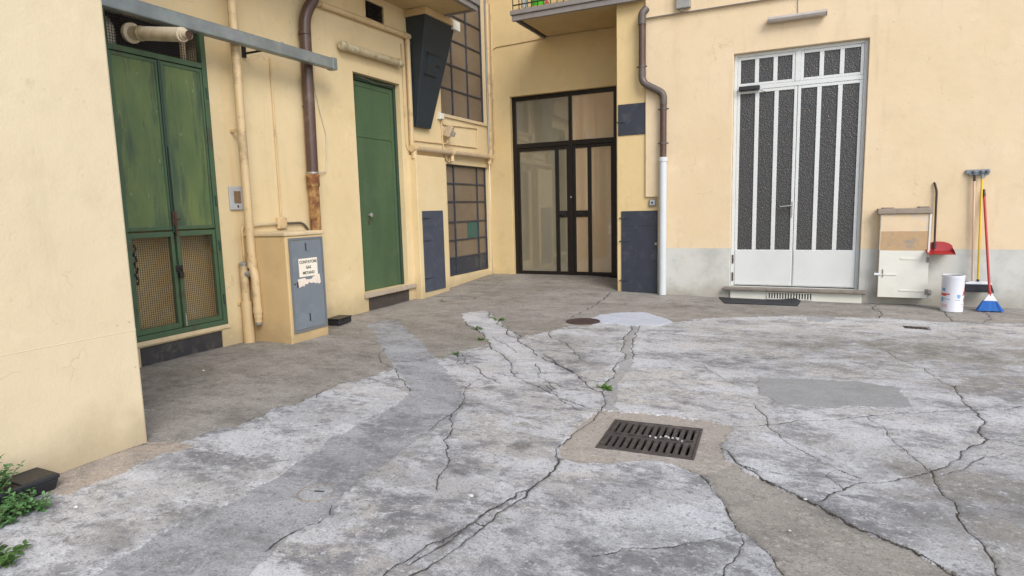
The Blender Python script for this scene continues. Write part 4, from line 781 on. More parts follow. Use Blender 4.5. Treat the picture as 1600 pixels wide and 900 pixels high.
# chute
t = thing('waste_chute', 'dark navy tapering metal chute hanging under the balcony', 'chute', (-5.4, 8.2, 2.6))
top = [(XL + .002, 7.935, 4.15), (-5.10, 7.935, 4.15), (-5.10, 8.755, 4.15), (XL + .002, 8.755, 4.15)]; bot = [(XL + .002, 7.99, 2.60), (-5.375, 7.99, 2.60), (-5.375, 8.39, 2.60), (XL + .002, 8.39, 2.60)]
bdy = MB().hexa(bot + top).build('body', M['chute'], t, .006)
def onchute(u, v, off):                                     # u along y 0..1, v up 0..1 on the front face
    a = Vector(bot[1]).lerp(Vector(bot[2]), u); b = Vector(top[1]).lerp(Vector(top[2]), u); return a.lerp(b, v) + Vector((.985, 0, -.175)) * off
h = MB()
def plate(u0, u1, v0, v1, o0, o1, mb=None):
    m = mb or MB(); return m.hexa([onchute(u0, v0, o0), onchute(u0, v0, o1), onchute(u1, v0, o1), onchute(u1, v0, o0), onchute(u0, v1, o0), onchute(u0, v1, o1), onchute(u1, v1, o1), onchute(u1, v1, o0)])
hd = plate(.22, .68, .48, .68, .001, .008).build('hatch', M['chute'], bdy, .002)
for v in (.485, .675): plate(.18, .66, v, v + .006, .009, .014).build('hinge_strap', M['black_iron'], bdy); plate(.16, .22, v - .008, v + .016, .009, .022).build('hinge', M['black_iron'], bdy, .002)
plate(.58, .74, .585, .593, .009, .02).build('latch', M['black_iron'], bdy)
MB().box(XL + .002, -5.07, 7.905, 8.66, 4.151, 4.25).build('collar', M['soffit'], t, .006); MB().box(XL + .002, -5.065, 8.661, 8.87, 4.11, 4.25).build('lit_collar_end', M['white_cab'], t, .006)  # far end of the collar coloured white, its lit look put into the paint

# paned windows on the left wall
def paned(name, label, cols, rows, xg, skip=None, blue_to=None, teal=None):
    t = thing(name, label, 'window', (XL, (cols[0] + cols[-1]) / 2, rows[0])); b = .014
    y0, y1, z0, z1 = cols[0], cols[-1], rows[0], rows[-1]
    MB().box(xg, xg + .04, y0 + .001, y0 + .028, z0 + .001, z1 - .001).box(xg, xg + .04, y1 - .028, y1 - .001, z0 + .001, z1 - .001).box(xg, xg + .039, y0 + .0285, y1 - .0285, z0 + .001, z0 + .028).box(xg, xg + .039, y0 + .0285, y1 - .0285, z1 - .028, z1 - .001).build('frame', M['blue_steel'], t, .003)
    for y in cols[1:-1]: bx('glazing_bar', M['blue_steel'], t, xg + .002, xg + .036, y - b, y + b, z0 + .029, z1 - .029, .002)
    for z in rows[1:-1]: bx('glazing_bar', M['blue_steel'], t, xg + .004, xg + .032, y0 + .029, y1 - .029, z - b * .9, z + b * .9, .002)
    for i in range(len(cols) - 1):
        for j in range(len(rows) - 1):
            if blue_to is not None and rows[j + 1] <= blue_to: bx('metal_panel', M['blue_steel'], t, xg + .008, xg + .022, cols[i] + .001, cols[i + 1] - .001, rows[j] + .001, rows[j + 1] - .001)
            else:
                q = MB().box(xg + .008, xg + .014, cols[i] + .001, cols[i + 1] - .001, rows[j] + .001, rows[j + 1] - .001).build('pane', M['pane_brown'], t)
    if teal: bx('patch_panel', M['pane_teal'], t, xg + .0145, xg + .020, *teal)
    return t
paned('paned_window', 'tall grid window of brown panes beside the dark chute', [8.84, 9.33, 9.855, 10.40], [2.90, 3.345, 3.75, 4.16, 4.565, 4.97, 5.38], XL - .10)
paned('paned_window', 'low grid window of brown panes with navy metal base and one teal patch', [8.92, 9.25, 10.07, 10.39], [.225, .53, .83, 1.14, 1.485, 1.79, 2.105], XL - .09, blue_to=.531, teal=(9.68, 10.055, .845, 1.125))
s = MB().box(XL - .09, XL + .03, 8.80, 10.38, 2.845, 2.899).build('window_sill', M['sill_cream'], None, .006, origin=(XL, 9.6, 2.85)); tag(s, 'cream sill under the upper paned window', 'sill')
# narrow navy door on the pilaster
t = thing('hatch_door', 'narrow faded navy steel door on the cream pilaster', 'hatch', (-5.33, 8.25, .1)); XB = -5.329
d = bx('leaf', M['blue_door'], t, XB, XB + .014, 7.968, 8.548, .10, 1.343, .003)
for z in (1.22, .88, .30): bx('hinge', M['blue_steel'], t, XB + .0145, XB + .021, 7.955, 8.16, z, z + .018, .002)
bx('rim', M['blue_door'], t, XB + .0005, XB + .006, 8.5485, 8.562, .10, 1.30); bx('seam', M['blue_steel'], d, XB + .0141, XB + .0155, 7.97, 8.545, 1.085, 1.09)

# ------------------------------------------------------------------ dark glazed double door in the alcove
t = thing('glazed_double_door', 'tall dark brown framed glass double door in the yellow alcove', 'door', (-4.0, 10.55, .12)); YD = 10.545
DF = M['door_frame']
f = MB().box(-4.998, -4.925, YD, YD + .07, .105, 3.343).box(-3.095, -3.022, YD, YD + .07, .105, 3.343).box(-4.9245, -3.0955, YD + .001, YD + .069, 3.27, 3.343).box(-4.9245, -3.0955, YD + .001, YD + .069, 2.425, 2.51).box(-3.905, -3.845, YD - .004, YD + .066, .105, 3.2695)
f.build('frame', DF, t, .004)
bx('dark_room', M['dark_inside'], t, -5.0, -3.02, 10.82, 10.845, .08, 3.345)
bx('threshold_strip', M['black_iron'], t, -4.999, -3.021, YD - .05, YD + .08, .05, .103, .004)
def pane(p, x0, x1, z0, z1, y=YD + .03): return bx('pane', M['door_glass_tan_reflection' if x0 > -3.86 else 'door_glass'], p, x0 - .004, x1 + .004, y, y + .008, z0 - .004, z1 + .004)
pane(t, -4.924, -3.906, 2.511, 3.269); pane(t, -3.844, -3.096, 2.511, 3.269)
def leaf(x0, x1, xm, xw):
    a = min(xm, xw)
    l = MB().box(x0, x0 + .05, YD + .008, YD + .058, .112, 2.418).box(x1 - .05, x1, YD + .008, YD + .058, .112, 2.418).box(x0 + .0505, x1 - .0505, YD + .009, YD + .057, 2.368, 2.418).box(x0 + .0505, x1 - .0505, YD + .009, YD + .057, .112, .185)
    l.box(xm - .034, xm + .034, YD + .007, YD + .056, .1855, 2.3675)
    n0, n1 = (xm + .0345, x1 - .0505) if xw < xm else (x0 + .0505, xm - .0345)
    w0, w1 = (x0 + .0505, xm - .0345) if xw < xm else (xm + .0345, x1 - .0505)
    l.box(n0, n1, YD + .0085, YD + .056, 1.165, 1.28)
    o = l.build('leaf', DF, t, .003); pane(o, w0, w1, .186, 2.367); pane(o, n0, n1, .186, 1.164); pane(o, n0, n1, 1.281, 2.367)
    h = bx('lock_plate', M['black_plastic'], o, (n0 + n1) / 2 - .05, (n0 + n1) / 2 + .05, YD - .004, YD + .008, 1.185, 1.26, .004)
    return o, (n0 + n1) / 2
for args in ((-4.922, -3.908, -4.14, -4.5), (-3.842, -3.098, -3.535, -3.3)):
    o, xc = leaf(*args); MB().tube([(xc - .02, YD, 1.222), (xc - .02, YD - .045, 1.222)], .011, 8).tube([(xc - .06, YD - .045, 1.222), (xc + .03, YD - .045, 1.226)], .012, 8).build('handle', M['black_plastic'], o, smooth=True)
MB().tube([(-3.875, YD - .005, 1.52), (-3.875, YD - .012, 1.52)], .016, 12).build('cylinder_lock', M['silver'], t)

# navy hatches on the pier
def hatch(label, x0, x1, z0, z1, straps, side):
    t = thing('pier_hatch', label, 'hatch', ((x0 + x1) / 2, 9.3, z0)); d = bx('leaf', M['blue_steel'], t, x0, x1, 9.288, 9.3025, z0, z1, .003)
    for z in straps:
        a, b = (x0 - .03, x0 + .11); bx('hinge', M['blue_steel'], t, a, b, 9.278, 9.2875, z, z + .016, .002)
    return t
hatch('small square navy hatch high on the yellow pier', -2.655, -2.252, 2.383, 2.833, (2.57,), 0)
t = hatch('tall navy steel hatch at the foot of the yellow pier', -2.612, -2.062, .025, 1.262, (1.15, .80, .20), 0)
bx('seam', M['black_iron'], t, -2.61, -2.065, 9.2865, 9.288, 1.035, 1.04); bx('latch', M['grey_fit'], t, -2.10, -2.07, 9.275, 9.2875, .75, .79, .002)
t = thing('door_bell', 'small bell push box on the pier above the tall navy hatch', 'bell', (-2.13, 9.3, 1.33)); bx('case', M['lead'], t, -2.185, -2.085, 9.265, 9.302, 1.325, 1.43, .008); bx('plate', M['grey_plastic'], t, -2.17, -2.10, 9.259, 9.2645, 1.345, 1.415, .002); MB().tube([(-2.135, 9.2585, 1.38), (-2.135, 9.25, 1.38)], .014, 12).build('button', M['black_plastic'], t, smooth=True)
# downspout by the pier
t = thing('downspout', 'brown offset downspout with white lower pipe beside the navy hatches', 'downspout', (-1.96, 9.2, .02))
MB().tube(arc([(-2.275, 9.2, 4.07), (-2.275, 9.2, 3.10), (-1.965, 9.2, 2.92), (-1.965, 9.2, 2.0)], .12, 8), .046, 18).build('pipe', M['brown_pipe'], t, smooth=True)
MB().tube(arc([(-2.275, 9.2, 3.30), (-2.275, 9.2, 3.10), (-1.965, 9.2, 2.92), (-1.965, 9.2, 2.76)], .12, 8), .050, 18).build('bend', M['grey_brown_pipe'], t, smooth=True)
MB().tube(arc([(-2.22, 9.24, 4.12), (-2.275, 9.2, 4.05), (-2.275, 9.2, 3.90)], .04), .056, 18).build('inlet', M['grey_brown_pipe'], t, smooth=True)
w = MB().tube([(-1.965, 9.2, z) for z in (.02, 1.96, 1.965, 2.02, 2.025)], [.054, .054, .063, .063, .055], 20).build('lower_pipe', M['white_pipe'], t, smooth=True)
for z, x in ((3.32, -2.275), (2.70, -1.965), (2.22, -1.965)):
    q = MB().tube([(x, 9.2, z - .012), (x, 9.2, z + .012)], .054, 18).build('clamp', M['grey_brown_pipe'], t, smooth=True)
    MB().tube([(x - .075, 9.2, z), (x + .075, 9.2, z)], .008, 8).build('clamp_screw', M['black_iron'], q)
# lamp on the peach wall
t = thing('tube_lamp', 'grey batten tube lamp on the peach wall above the white door', 'lamp', (-.26, 9.24, 3.66))
MB().box(-.60, .085, 9.215, 9.267, 3.69, 3.75).build('body', M['lamp_body'], t, .006)
MB().prism([(-.60, 9.2145, 3.672), (-.60, 9.165, 3.68), (-.60, 9.145, 3.71), (-.60, 9.165, 3.742), (-.60, 9.2145, 3.752)], (.685, 0, 0)).build('cover', M['lamp_cover'], t, .005)
for x in (-.606, .0855): MB().prism([(x, 9.2145, 3.667), (x, 9.162, 3.676), (x, 9.140, 3.71), (x, 9.162, 3.747), (x, 9.2145, 3.757)], (.006, 0, 0)).build('end_cap', M['lamp_body'], t)
MB().tube([(-.25, 9.262, 3.75), (-.255, 9.262, 4.0)], .006, 6).build('feed_cable', M['lamp_body'], t)

# white glazed door
t = thing('white_double_door', 'white steel double door with narrow pebbled glass panes', 'door', (-.22, 9.35, .17)); YW = 9.345; W = M['white_paint']
f = MB().box(-1.028, -.985, YW, YW + .06, .17, 3.35).box(.535, .578, YW, YW + .06, .17, 3.35).box(-.9845, .5345, YW + .001, YW + .059, 3.312, 3.35).box(-.9845, .5345, YW + .001, YW + .059, 2.868, 2.925); f.build('frame', W, t, .004)
bx('transom_post', W, t, -.262, -.198, YW - .003, YW + .055, 2.926, 3.311, .003)
def whiteleaf(x0, x1, z0, z1, name, low):
    st = .038; mw = .052; l = MB(); y0, y1 = YW + .004, YW + .044
    l.box(x0, x0 + st, y0, y1, z0, z1).box(x1 - st, x1, y0, y1, z0, z1).box(x0 + st + .0005, x1 - st - .0005, y0 + .001, y1 - .001, z1 - .038, z1)
    zb = z0 + .034 if low is None else low
    l.box(x0 + st + .0005, x1 - st - .0005, y0 + .001, y1 - .001, z0, zb)
    pw = (x1 - x0 - 2 * st - 2 * mw) / 3; xs = []
    for i in range(3):
        a = x0 + st + i * (pw + mw); xs.append((a, a + pw))
        if i < 2: l.box(a + pw, a + pw + mw, y0 + .0015, y1 - .0015, zb + .0005, z1 - .0385)
    o = l.build(name, W, t, .004)
    for a, b in xs: bx('pane', M['pebble'], o, a - .006, b + .006, YW + .020, YW + .027, zb - .006, z1 - .032)
    return o
whiteleaf(-.983, -.2625, 2.927, 3.310, 'transom_light', None); whiteleaf(-.1975, .533, 2.927, 3.310, 'transom_light', None)
for x0, x1 in ((-.983, -.228), (-.222, .533)):
    o = whiteleaf(x0, x1, .182, 2.865, 'leaf', .685)
    bx('kick_panel', W, o, x0 + .012, x1 - .012, YW - .002, YW + .0045, .195, .68, .003)
    if x0 < -.5:
        MB().tube(arc([(-.255, YW + .003, 1.29), (-.255, YW - .05, 1.29), (-.40, YW - .05, 1.275)], .02), .010, 10).build('handle', M['grey_fit'], o, smooth=True); bx('lock_plate', M['grey_fit'], o, -.268, -.242, YW - .002, YW + .0035, 1.13, 1.34, .002)
        for z in (.55, .30): MB().tube([(-1.0, YW - .004, z - .06), (-1.0, YW - .004, z + .06)], .011, 8).build('hinge', M['rust_iron'], o)
q = bx('door_closer', M['black_plastic'], t, -.96, -.69, YW - .075, YW - .004, 2.855, 2.915, .012); MB().tube([(-.70, YW - .05, 2.86), (-.62, YW - .02, 2.83)], .009, 8).build('arm', M['grey_fit'], q)
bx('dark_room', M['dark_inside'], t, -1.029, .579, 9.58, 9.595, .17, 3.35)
o = MB().box(-1.105, .672, 9.165, 9.40, .122, .1665).build('door_step', M['threshold'], None, .012, origin=(-.2, 9.25, .12), seg=3); tag(o, 'worn dark stone threshold under the white double door', 'step')
o = MB().box(-1.02, .62, 9.235, 9.2675, -.05, .1215).build('step_plinth', M['white_cab'], None, .01, origin=(-.2, 9.25, 0)); tag(o, 'pale rendered plinth under the worn stone threshold', 'plinth')
t = thing('vent_grille', 'low pale vent grille under the threshold of the white door', 'vent', (-.22, 9.23, .02)); bx('back', M['plinth_dark'], t, -.52, .035, 9.229, 9.2345, .022, .10)
MB().box(-.53, .045, 9.215, 9.2285, .10, .112).box(-.53, .045, 9.215, 9.2285, .012, .022).build('frame', M['white_cab'], t)
for i in range(17): bx('slat', M['white_cab'], t, -.525 + i * .0345, -.508 + i * .0345, 9.214, 9.2275, .0225, .0995)
# door mat
def doormat():
    c = [Vector((-1.16, 9.20)), Vector((-1.03, 8.735)), Vector((-.13, 8.715)), Vector((-.10, 9.13))]; nu, nv = 150, 10; vs = []; fs = []
    for i in range(nu + 1):
        for j in range(nv + 1):
            u = i / nu; v = j / nv; p = (c[1].lerp(c[2], u)).lerp(c[0].lerp(c[3], u), v); lift = .05 * max(0, (u - .55) / .45) ** 2 * v ** 1.5 * (1 if u < .93 else max(.3, (1.0 - u) / .07))
            z = float(zg(np.float64(p.x), np.float64(p.y))) + .012 + lift + .004 * (1 if math.sin(u * 30 * 2 * math.pi) > 0 else 0); vs.append((p.x, p.y, z))
    k = len(vs); vs += [(x, y, z - .012) for x, y, z in vs]
    for i in range(nu):
        for j in range(nv):
            a = i * (nv + 1) + j; b = a + nv + 1; fs += [(a, b, b + 1, a + 1), (a + k, a + 1 + k, b + 1 + k, b + k)]
    for i in range(nu):
        for j in (0, nv): a = i * (nv + 1) + j; b = a + nv + 1; fs.append((a, b, b + k, a + k))
    for j in range(nv):
        for i in (0, nu): a = i * (nv + 1) + j; fs.append((a, a + 1, a + 1 + k, a + k))
    o = MB().add(vs, fs).build('door_mat', M['rubber'], None, origin=(-.6, 8.95, 0)); tag(o, 'black ribbed rubber mat with one curled corner before the white door', 'mat')
doormat()

# wall cabinet
t = thing('wall_cabinet', 'ivory wall cabinet with peeling upper panel and stone top', 'cabinet', (1.05, 9.2, .1)); YC = 9.14
bx('body', M['cab_upper'], t, .79, 1.315, YC, 9.267, .10, 1.155, .006); bx('top_slab', M['slab_grey'], t, .748, 1.335, YC - .03, 9.267, 1.157, 1.225, .008)
bx('tan_band', M['cab_tan'], t, .788, 1.30, YC - .004, YC - .0005, .70, .94, .001); d = bx('hatch_door', M['white_cab'], t, .786, 1.318, YC - .014, YC - .0005, .103, .698, .004)
bx('frame_edge', M['white_cab'], t, 1.301, 1.322, YC - .012, YC - .0008, .70, 1.15, .002); bx('frame_edge', M['white_cab'], t, .784, .7875, YC - .012, 9.26, .70, 1.15)
for z in (.585, .185): q = bx('hinge_strap', M['white_cab'], d, 1.02, 1.295, YC - .021, YC - .0145, z, z + .022, .002); bx('hinge', M['lead'], q, 1.296, 1.322, YC - .03, YC - .0145, z - .03, z + .035, .003)
q = bx('latch', M['white_cab'], d, .80, .985, YC - .022, YC - .0145, .385, .402, .002); bx('latch_post', M['lead'], d, .83, .838, YC - .024, YC - .0145, .36, .46, .001); bx('latch_pull', M['white_plastic'], d, .738, .80, YC - .02, YC - .0146, .384, .412, .003)
bx('', M['slab_grey'], t, .80, .93, YC + .02, 9.267, 1.2255, 1.238, .004).name = 'mortar_lump'; bx('', M['slab_grey'], t, 1.19, 1.30, YC + .02, 9.267, 1.2255, 1.243, .004).name = 'mortar_lump'
t = thing('wall_socket', 'small grey wall fitting right of the ivory cabinet', 'fitting', (1.36, 9.268, .15)); bx('cup', M['lead'], t, 1.335, 1.385, 9.24, 9.267, .13, .20, .012)
MB().tube([(1.36, 9.239, .165), (1.36, 9.232, .165)], .014, 12).build('boss', M['grey_fit'], t, smooth=True)

# dustpan
t = thing('dustpan', 'red dustpan with long dark handle hanging on the peach wall', 'dustpan', (1.42, 9.2, .7))
vs = []; fs = []; na, nd = 20, 6                             # scoop: curved rear wall rising from a flat tray
def pan(out):
    V = []; 
    for i in range(na + 1):
        a = math.pi * i / na; x = 1.425 - .145 * math.cos(a); back = 9.235 - .02 * (1 - math.sin(a)) - out; hz = (.035 + .072 * math.sin(a))
        V.append([(x, back, .70 + hz), (x, back - .012, .70 + hz * .4), (x, back - .03, .694), (x * .96 + 1.425 * .04, 9.10 - out, .680), (x * .985 + 1.425 * .015, 8.985 - out, .668)])
    return V
A = pan(0); Bp = [[(x, y + .004, z - .005) for x, y, z in r] for r in A]; k = 5
for r in A + Bp: vs += r
for i in range(na):
    for j in range(k - 1):
        a = i * k + j; o2 = (na + 1) * k; fs += [(a, a + k, a + k + 1, a + 1), (a + o2, a + 1 + o2, a + k + 1 + o2, a + k + o2)]
for i in range(na):
    for j in (0, k - 1): a = i * k + j; o2 = (na + 1) * k; fs.append((a, a + k, a + k + o2, a + o2))
for j in range(k - 1):
    for i in (0, na): a = i * k + j; o2 = (na + 1) * k; fs.append((a, a + 1, a + 1 + o2, a + o2))
pn = MB().add(vs, fs).build('scoop', M['red_plastic'], t, smooth=True)
side = MB()
for s in (-1, 1): side.prism([(1.425 + s * .143, 9.22, .735), (1.425 + s * .143, 9.21, .69), (1.425 + s * .140, 8.99, .669), (1.425 + s * .141, 9.06, .70)], (s * -.004, 0, 0))
side.build('side_lip', M['red_plastic'], pn)
MB().tube(arc([(1.377, 9.19, .74), (1.378, 9.222, .90), (1.372, 9.235, 1.43), (1.348, 9.245, 1.525)], .05), .0125, 12).build('handle', M['dark_brown'], t, smooth=True)
MB().tube([(1.377, 9.19, .72), (1.378, 9.20, .80)], .019, 12).build('ferrule', M['dark_brown'], t, smooth=True); MB().tube([(1.348, 9.245, 1.522), (1.345, 9.266, 1.53)], .008, 8).build('hook', M['black_iron'], t)
# tool rack and brooms
t = thing('tool_rack', 'grey plastic clip rack holding the hanging brooms', 'rack', (1.775, 9.25, 1.6))
MB().box(1.655, 1.895, 9.235, 9.267, 1.618, 1.668).build('bar', M['grey_head'], t, .008, seg=3); MB().box(1.685, 1.885, 9.225, 9.2345, 1.598, 1.627).build('lip', M['grey_head'], t, .006)
for x in (1.738, 1.812, 1.868): MB().tube([(x, 9.234, 1.642), (x, 9.20, 1.640), (x, 9.185, 1.635)], [.018, .021, .012], 12).build('clip', M['grey_head'], t, smooth=True)
def broom(name, label, hm, top, bot, ferr, fm):
    t = thing(name, label, 'broom', bot, 'brooms hanging on the rack'); MB().tube([bot, top], .0115, 12).build('handle', hm, t, smooth=True)
    a = Vector(top); b = Vector(bot); d = (a - b).normalized(); MB().tube([a - d * .005, a + d * ferr], [.014, .013], 12).build('grip', fm, t, smooth=True); return t
t = broom('broom', 'pale pink handled broom hanging from the rack', M['pink'], (1.741, 9.215, 1.535), (1.787, 9.20, .325), .07, M['dark_brown'])
MB().box(1.70, 1.93, 9.17, 9.225, .292, .322).build('head', M['grey_head'], t, .008); MB().hexa([(1.695, 9.165, .222), (1.935, 9.165, .222), (1.94, 9.225, .222), (1.69, 9.225, .222), (1.705, 9.175, .2915), (1.925, 9.175, .2915), (1.925, 9.22, .2915), (1.705, 9.22, .2915)]).build('bristles', M['bristle_black'], t, .004)
t = broom('broom', 'yellow handled broom with wide black bristles hanging from the rack', M['yellow'], (1.812, 9.20, 1.56), (1.824, 9.12, .345), .045, M['grey_head'])
MB().tube([(1.8245, 9.12, .36), (1.825, 9.118, .312)], [.013, .02], 12).build('socket', M['dark_brown'], t, smooth=True)
MB().prism([(1.695, 9.09, .300), (1.695, 9.145, .300), (1.70, 9.145, .318), (1.75, 9.145, .332), (1.90, 9.145, .332), (1.955, 9.145, .318), (1.96, 9.145, .300), (1.96, 9.09, .300)][1:7], (0, -.055, 0)).build('head', M['white_plastic'], t, .004)
MB().hexa([(1.69, 9.08, .205), (1.985, 9.08, .205), (1.985, 9.15, .205), (1.69, 9.15, .205), (1.70, 9.092, .2995), (1.955, 9.092, .2995), (1.955, 9.143, .2995), (1.70, 9.143, .2995)]).build('bristles', M['bristle_black'], t, .004)
t = thing('broom', 'red handled broom with blue bristles leaning on the wall', 'broom', (1.925, 8.95, 0))
MB().tube([(1.915, 8.955, .20), (1.853, 9.238, 1.345)], .0135, 12).build('handle', M['red_paint'], t, smooth=True); MB().tube([(1.853, 9.238, 1.345), (1.850, 9.247, 1.39), (1.848, 9.252, 1.43)], [.0155, .015, .012], 12).build('grip', M['dark_brown'], t, smooth=True)
MB().tube([(1.9155, 8.953, .235), (1.917, 8.95, .185)], .019, 12).build('collar', M['red_paint'], t, smooth=True)
MB().hexa([(1.852, 8.925, .125), (1.985, 8.925, .125), (1.985, 8.975, .125), (1.852, 8.975, .125), (1.902, 8.935, .21), (1.935, 8.935, .21), (1.935, 8.965, .21), (1.902, 8.965, .21)]).build('head', M['white_plastic'], t, .006)
bm_ = MB(); rb = random.Random(5)
bm_.hexa([(1.80, 8.90, .012), (2.05, 8.90, .012), (2.05, 9.0, .012), (1.80, 9.0, .012), (1.852, 8.928, .1245), (1.985, 8.928, .1245), (1.985, 8.972, .1245), (1.852, 8.972, .1245)])
for i in range(150):
    u = rb.random(); v = rb.random(); a = Vector((1.852 + .133 * u, 8.926 + .048 * v, .124)); b = Vector((1.792 + .266 * u + rb.uniform(-.006, .006), 8.892 + .115 * v, rb.uniform(.002, .014))); bm_.rodbox(a, b, .0028)
bm_.build('bristles', M['bristle_blue'], t, recalc=False)
# white tin
t = thing('paint_tin', 'open white metal tin with red and blue print beside the brooms', 'tin', (1.535, 8.86, 0)); TC = (1.535, 8.86, 0); TR = .113
MB().lathe(TC, [(.001, .002), (TR - .004, .0), (TR + .001, .006), (TR, .02), (TR, .405), (TR + .003, .412), (TR + .003, .430), (TR - .001, .434), (TR - .006, .43), (TR - .006, .30), (.001, .30)], 40).build('can', M['tin_white'], t, smooth=True)
MB().lathe(TC, [(TR - .0065, .425), (TR - .0065, .305), (.001, .304)], 40).build('lining', M['grey_fit'], t, smooth=True)
def deg(a): return math.radians(a)
def decal(a0, a1, z0, z1, m): MB().lathe(TC, [(TR + .0007, z0), (TR + .0007, z1)], 8, deg(a0), deg(a1)).build('print', M[m], t, smooth=True, recalc=False)
for a0, a1, z0, z1, m in [(198, 222, .245, .283, 'print_blue'), (190, 248, .205, .222, 'print_red'), (190, 230, .190, .206, 'print_red'), (195, 212, .125, .175, 'print_blue'), (216, 250, .150, .158, 'print_blue'), (200, 240, .070, .078, 'print_pink'), (205, 236, .085, .092, 'print_pink'), (203, 238, .055, .062, 'print_pink'),
                         (284, 304, .178, .21, 'print_blue'), (288, 300, .165, .178, 'print_blue'), (278, 305, .142, .149, 'print_blue'), (322, 350, .20, .245, 'print_red'), (335, 360, .25, .29, 'print_red'), (330, 352, .118, .165, 'print_red'), (318, 330, .195, .21, 'print_red'), (312, 350, .088, .098, 'print_pink'), (316, 348, .062, .070, 'print_pink')]: decal(a0, a1, z0, z1, m)

# ------------------------------------------------------------------ drain, manholes, covers
t = thing('drain_grate', 'cast iron drain grate with two rows of slots in the yard floor', 'drain', (*GRATE_C, 0)); R2 = Matrix.Rotation(GRATE_A, 3, 'Z')
def gp(u, v, z): p = R2 @ Vector((u, v, 0)); return (GRATE_C[0] + p.x, GRATE_C[1] + p.y, z)
def gbox(mb, u0, u1, v0, v1, z0, z1): return mb.hexa([gp(u0, v0, z0), gp(u1, v0, z0), gp(u1, v1, z0), gp(u0, v1, z0), gp(u0, v0, z1), gp(u1, v0, z1), gp(u1, v1, z1), gp(u0, v1, z1)])
hw, hl = GRATE_W / 2, GRATE_L / 2; mb = MB()
gbox(mb, -hw - .002, -hw + .012, -hl, hl, -.03, .002); gbox(mb, hw - .012, hw + .002, -hl, hl, -.03, .002); gbox(mb, -hw + .0125, hw - .0125, -hl, -hl + .012, -.03, .002); gbox(mb, -hw + .0125, hw - .0125, hl - .012, hl, -.03, .002); mb.build('frame', M['iron'], t, .002)
for v0, v1 in ((-hl + .014, -.004), (.004, hl - .014)):
    g = MB(); gbox(g, -hw + .014, hw - .014, v0, v0 + .028, -.024, .001); gbox(g, -hw + .014, hw - .014, v1 - .028, v1, -.024, .001)
    nb = 13; pw = (2 * hw - .028) / (nb * 2 - 1)
    for i in range(nb): a = -hw + .014 + i * 2 * pw; gbox(g, a - (.002 if 0 < i else 0), a + pw + (.002 if i < nb - 1 else 0), v0 + .0285, v1 - .0285, -.022, .0)
    o = g.build('grate_half', M['iron'], t, .002)
    for i in range(6): q = MB(); a = -hw + .05 + i * .082; gbox(q, a, a + .045, (v0 if v0 > 0 else v1 - .008), (v0 + .008 if v0 > 0 else v1), .0012, .0018); q.build('slot', M['dark_inside'], o)
pit = MB(); gbox(pit, -hw, hw, -hl, hl, -.42, -.40); gbox(pit, -hw - .02, -hw, -hl, hl, -.42, -.031); gbox(pit, hw, hw + .02, -hl, hl, -.42, -.031); gbox(pit, -hw, hw, -hl - .02, -hl, -.42, -.031); gbox(pit, -hw, hw, hl, hl + .02, -.42, -.031)
pit.build('pit', M['dark_inside'], t)
cr = MB(); rc = random.Random(9)
for i in range(11): cr.obox(gp(.10 + rc.gauss(0, .05), .012 + rc.gauss(0, .016), .005), (rc.uniform(.006, .02), rc.uniform(.005, .014), .006), rc.random() * 3)
o = cr.build('white_crumbs', M['crumb'], None, origin=gp(.1, 0, 0)); o['kind'] = 'stuff'; o['label'] = 'white crumbs scattered on the drain grate'; o['category'] = 'crumbs'
def zat(x, y): return float(zg(np.float64(x), np.float64(y)))
mx, my, mr = MANHOLES[0]; z0 = zat(mx, my); t = thing('manhole_cover', 'round brown cast iron manhole cover beside the pale blue patch', 'manhole cover', (mx, my, z0))
MB().lathe((mx, my, z0 - .02), [(mr - .016, .02), (mr - .016, .028), (mr + .006, .028), (mr + .006, 0)], 40).build('ring', M['iron_brown'], t, smooth=True)
lid = MB().lathe((mx, my, z0 - .02), [(.001, .026), (mr - .02, .026), (mr - .02, .0)], 40).build('lid', M['iron_brown'], t, smooth=True)
for i in range(4):
    for j in range(4):
        a, b = mx - .1 + i * .066, my - .1 + j * .066; bx('stud', M['iron_brown'], lid, a - .02, a + .02, b - .02, b + .02, z0 + .0062, z0 + .0105, .001)
mx, my, mr = MANHOLES[1]; z0 = zat(mx, my); t = thing('manhole_cover', 'round concrete filled manhole cover near the narrow navy door', 'manhole cover', (mx, my, z0))
MB().lathe((mx, my, z0), [(.001, .002), (mr - .02, .003), (mr - .024, -.02), (mr - .012, -.022)], 48).build('fill', M['c_apron'], t, smooth=True); MB().lathe((mx, my, z0), [(mr - .012, -.022), (mr - .007, .001), (mr + .005, .001), (mr + .005, -.03)], 48).build('ring', M['slab_grey'], t, smooth=True)
x0, x1, y0, y1 = PLATE; t = thing('drain_plate', 'small rectangular rusty drain plate before the ivory cabinet', 'drain', ((x0 + x1) / 2, (y0 + y1) / 2, 0)); bx('plate', M['iron_brown'], t, x0 + .006, x1 - .006, y0 + .006, y1 - .006, -.03, .001, .002); MB().box(x0 - .004, x0 + .005, y0, y1, -.03, .004).box(x1 - .005, x1 + .004, y0, y1, -.03, .004).box(x0 + .0055, x1 - .0055, y0 - .004, y0 + .005, -.03, .004).box(x0 + .0055, x1 - .0055, y1 - .005, y1 + .004, -.03, .004).build('frame', M['iron'], t)
for i in range(5): bx('slot', M['dark_inside'], t, x0 + .03 + i * .04, x0 + .05 + i * .04, y0 + .04, y1 - .04, .0015, .002)
vx, vy = -2.134, 2.169; t = thing('valve_cover', 'small round valve cover set in a worn concrete square', 'cover', (vx, vy, 0)); ra = .55
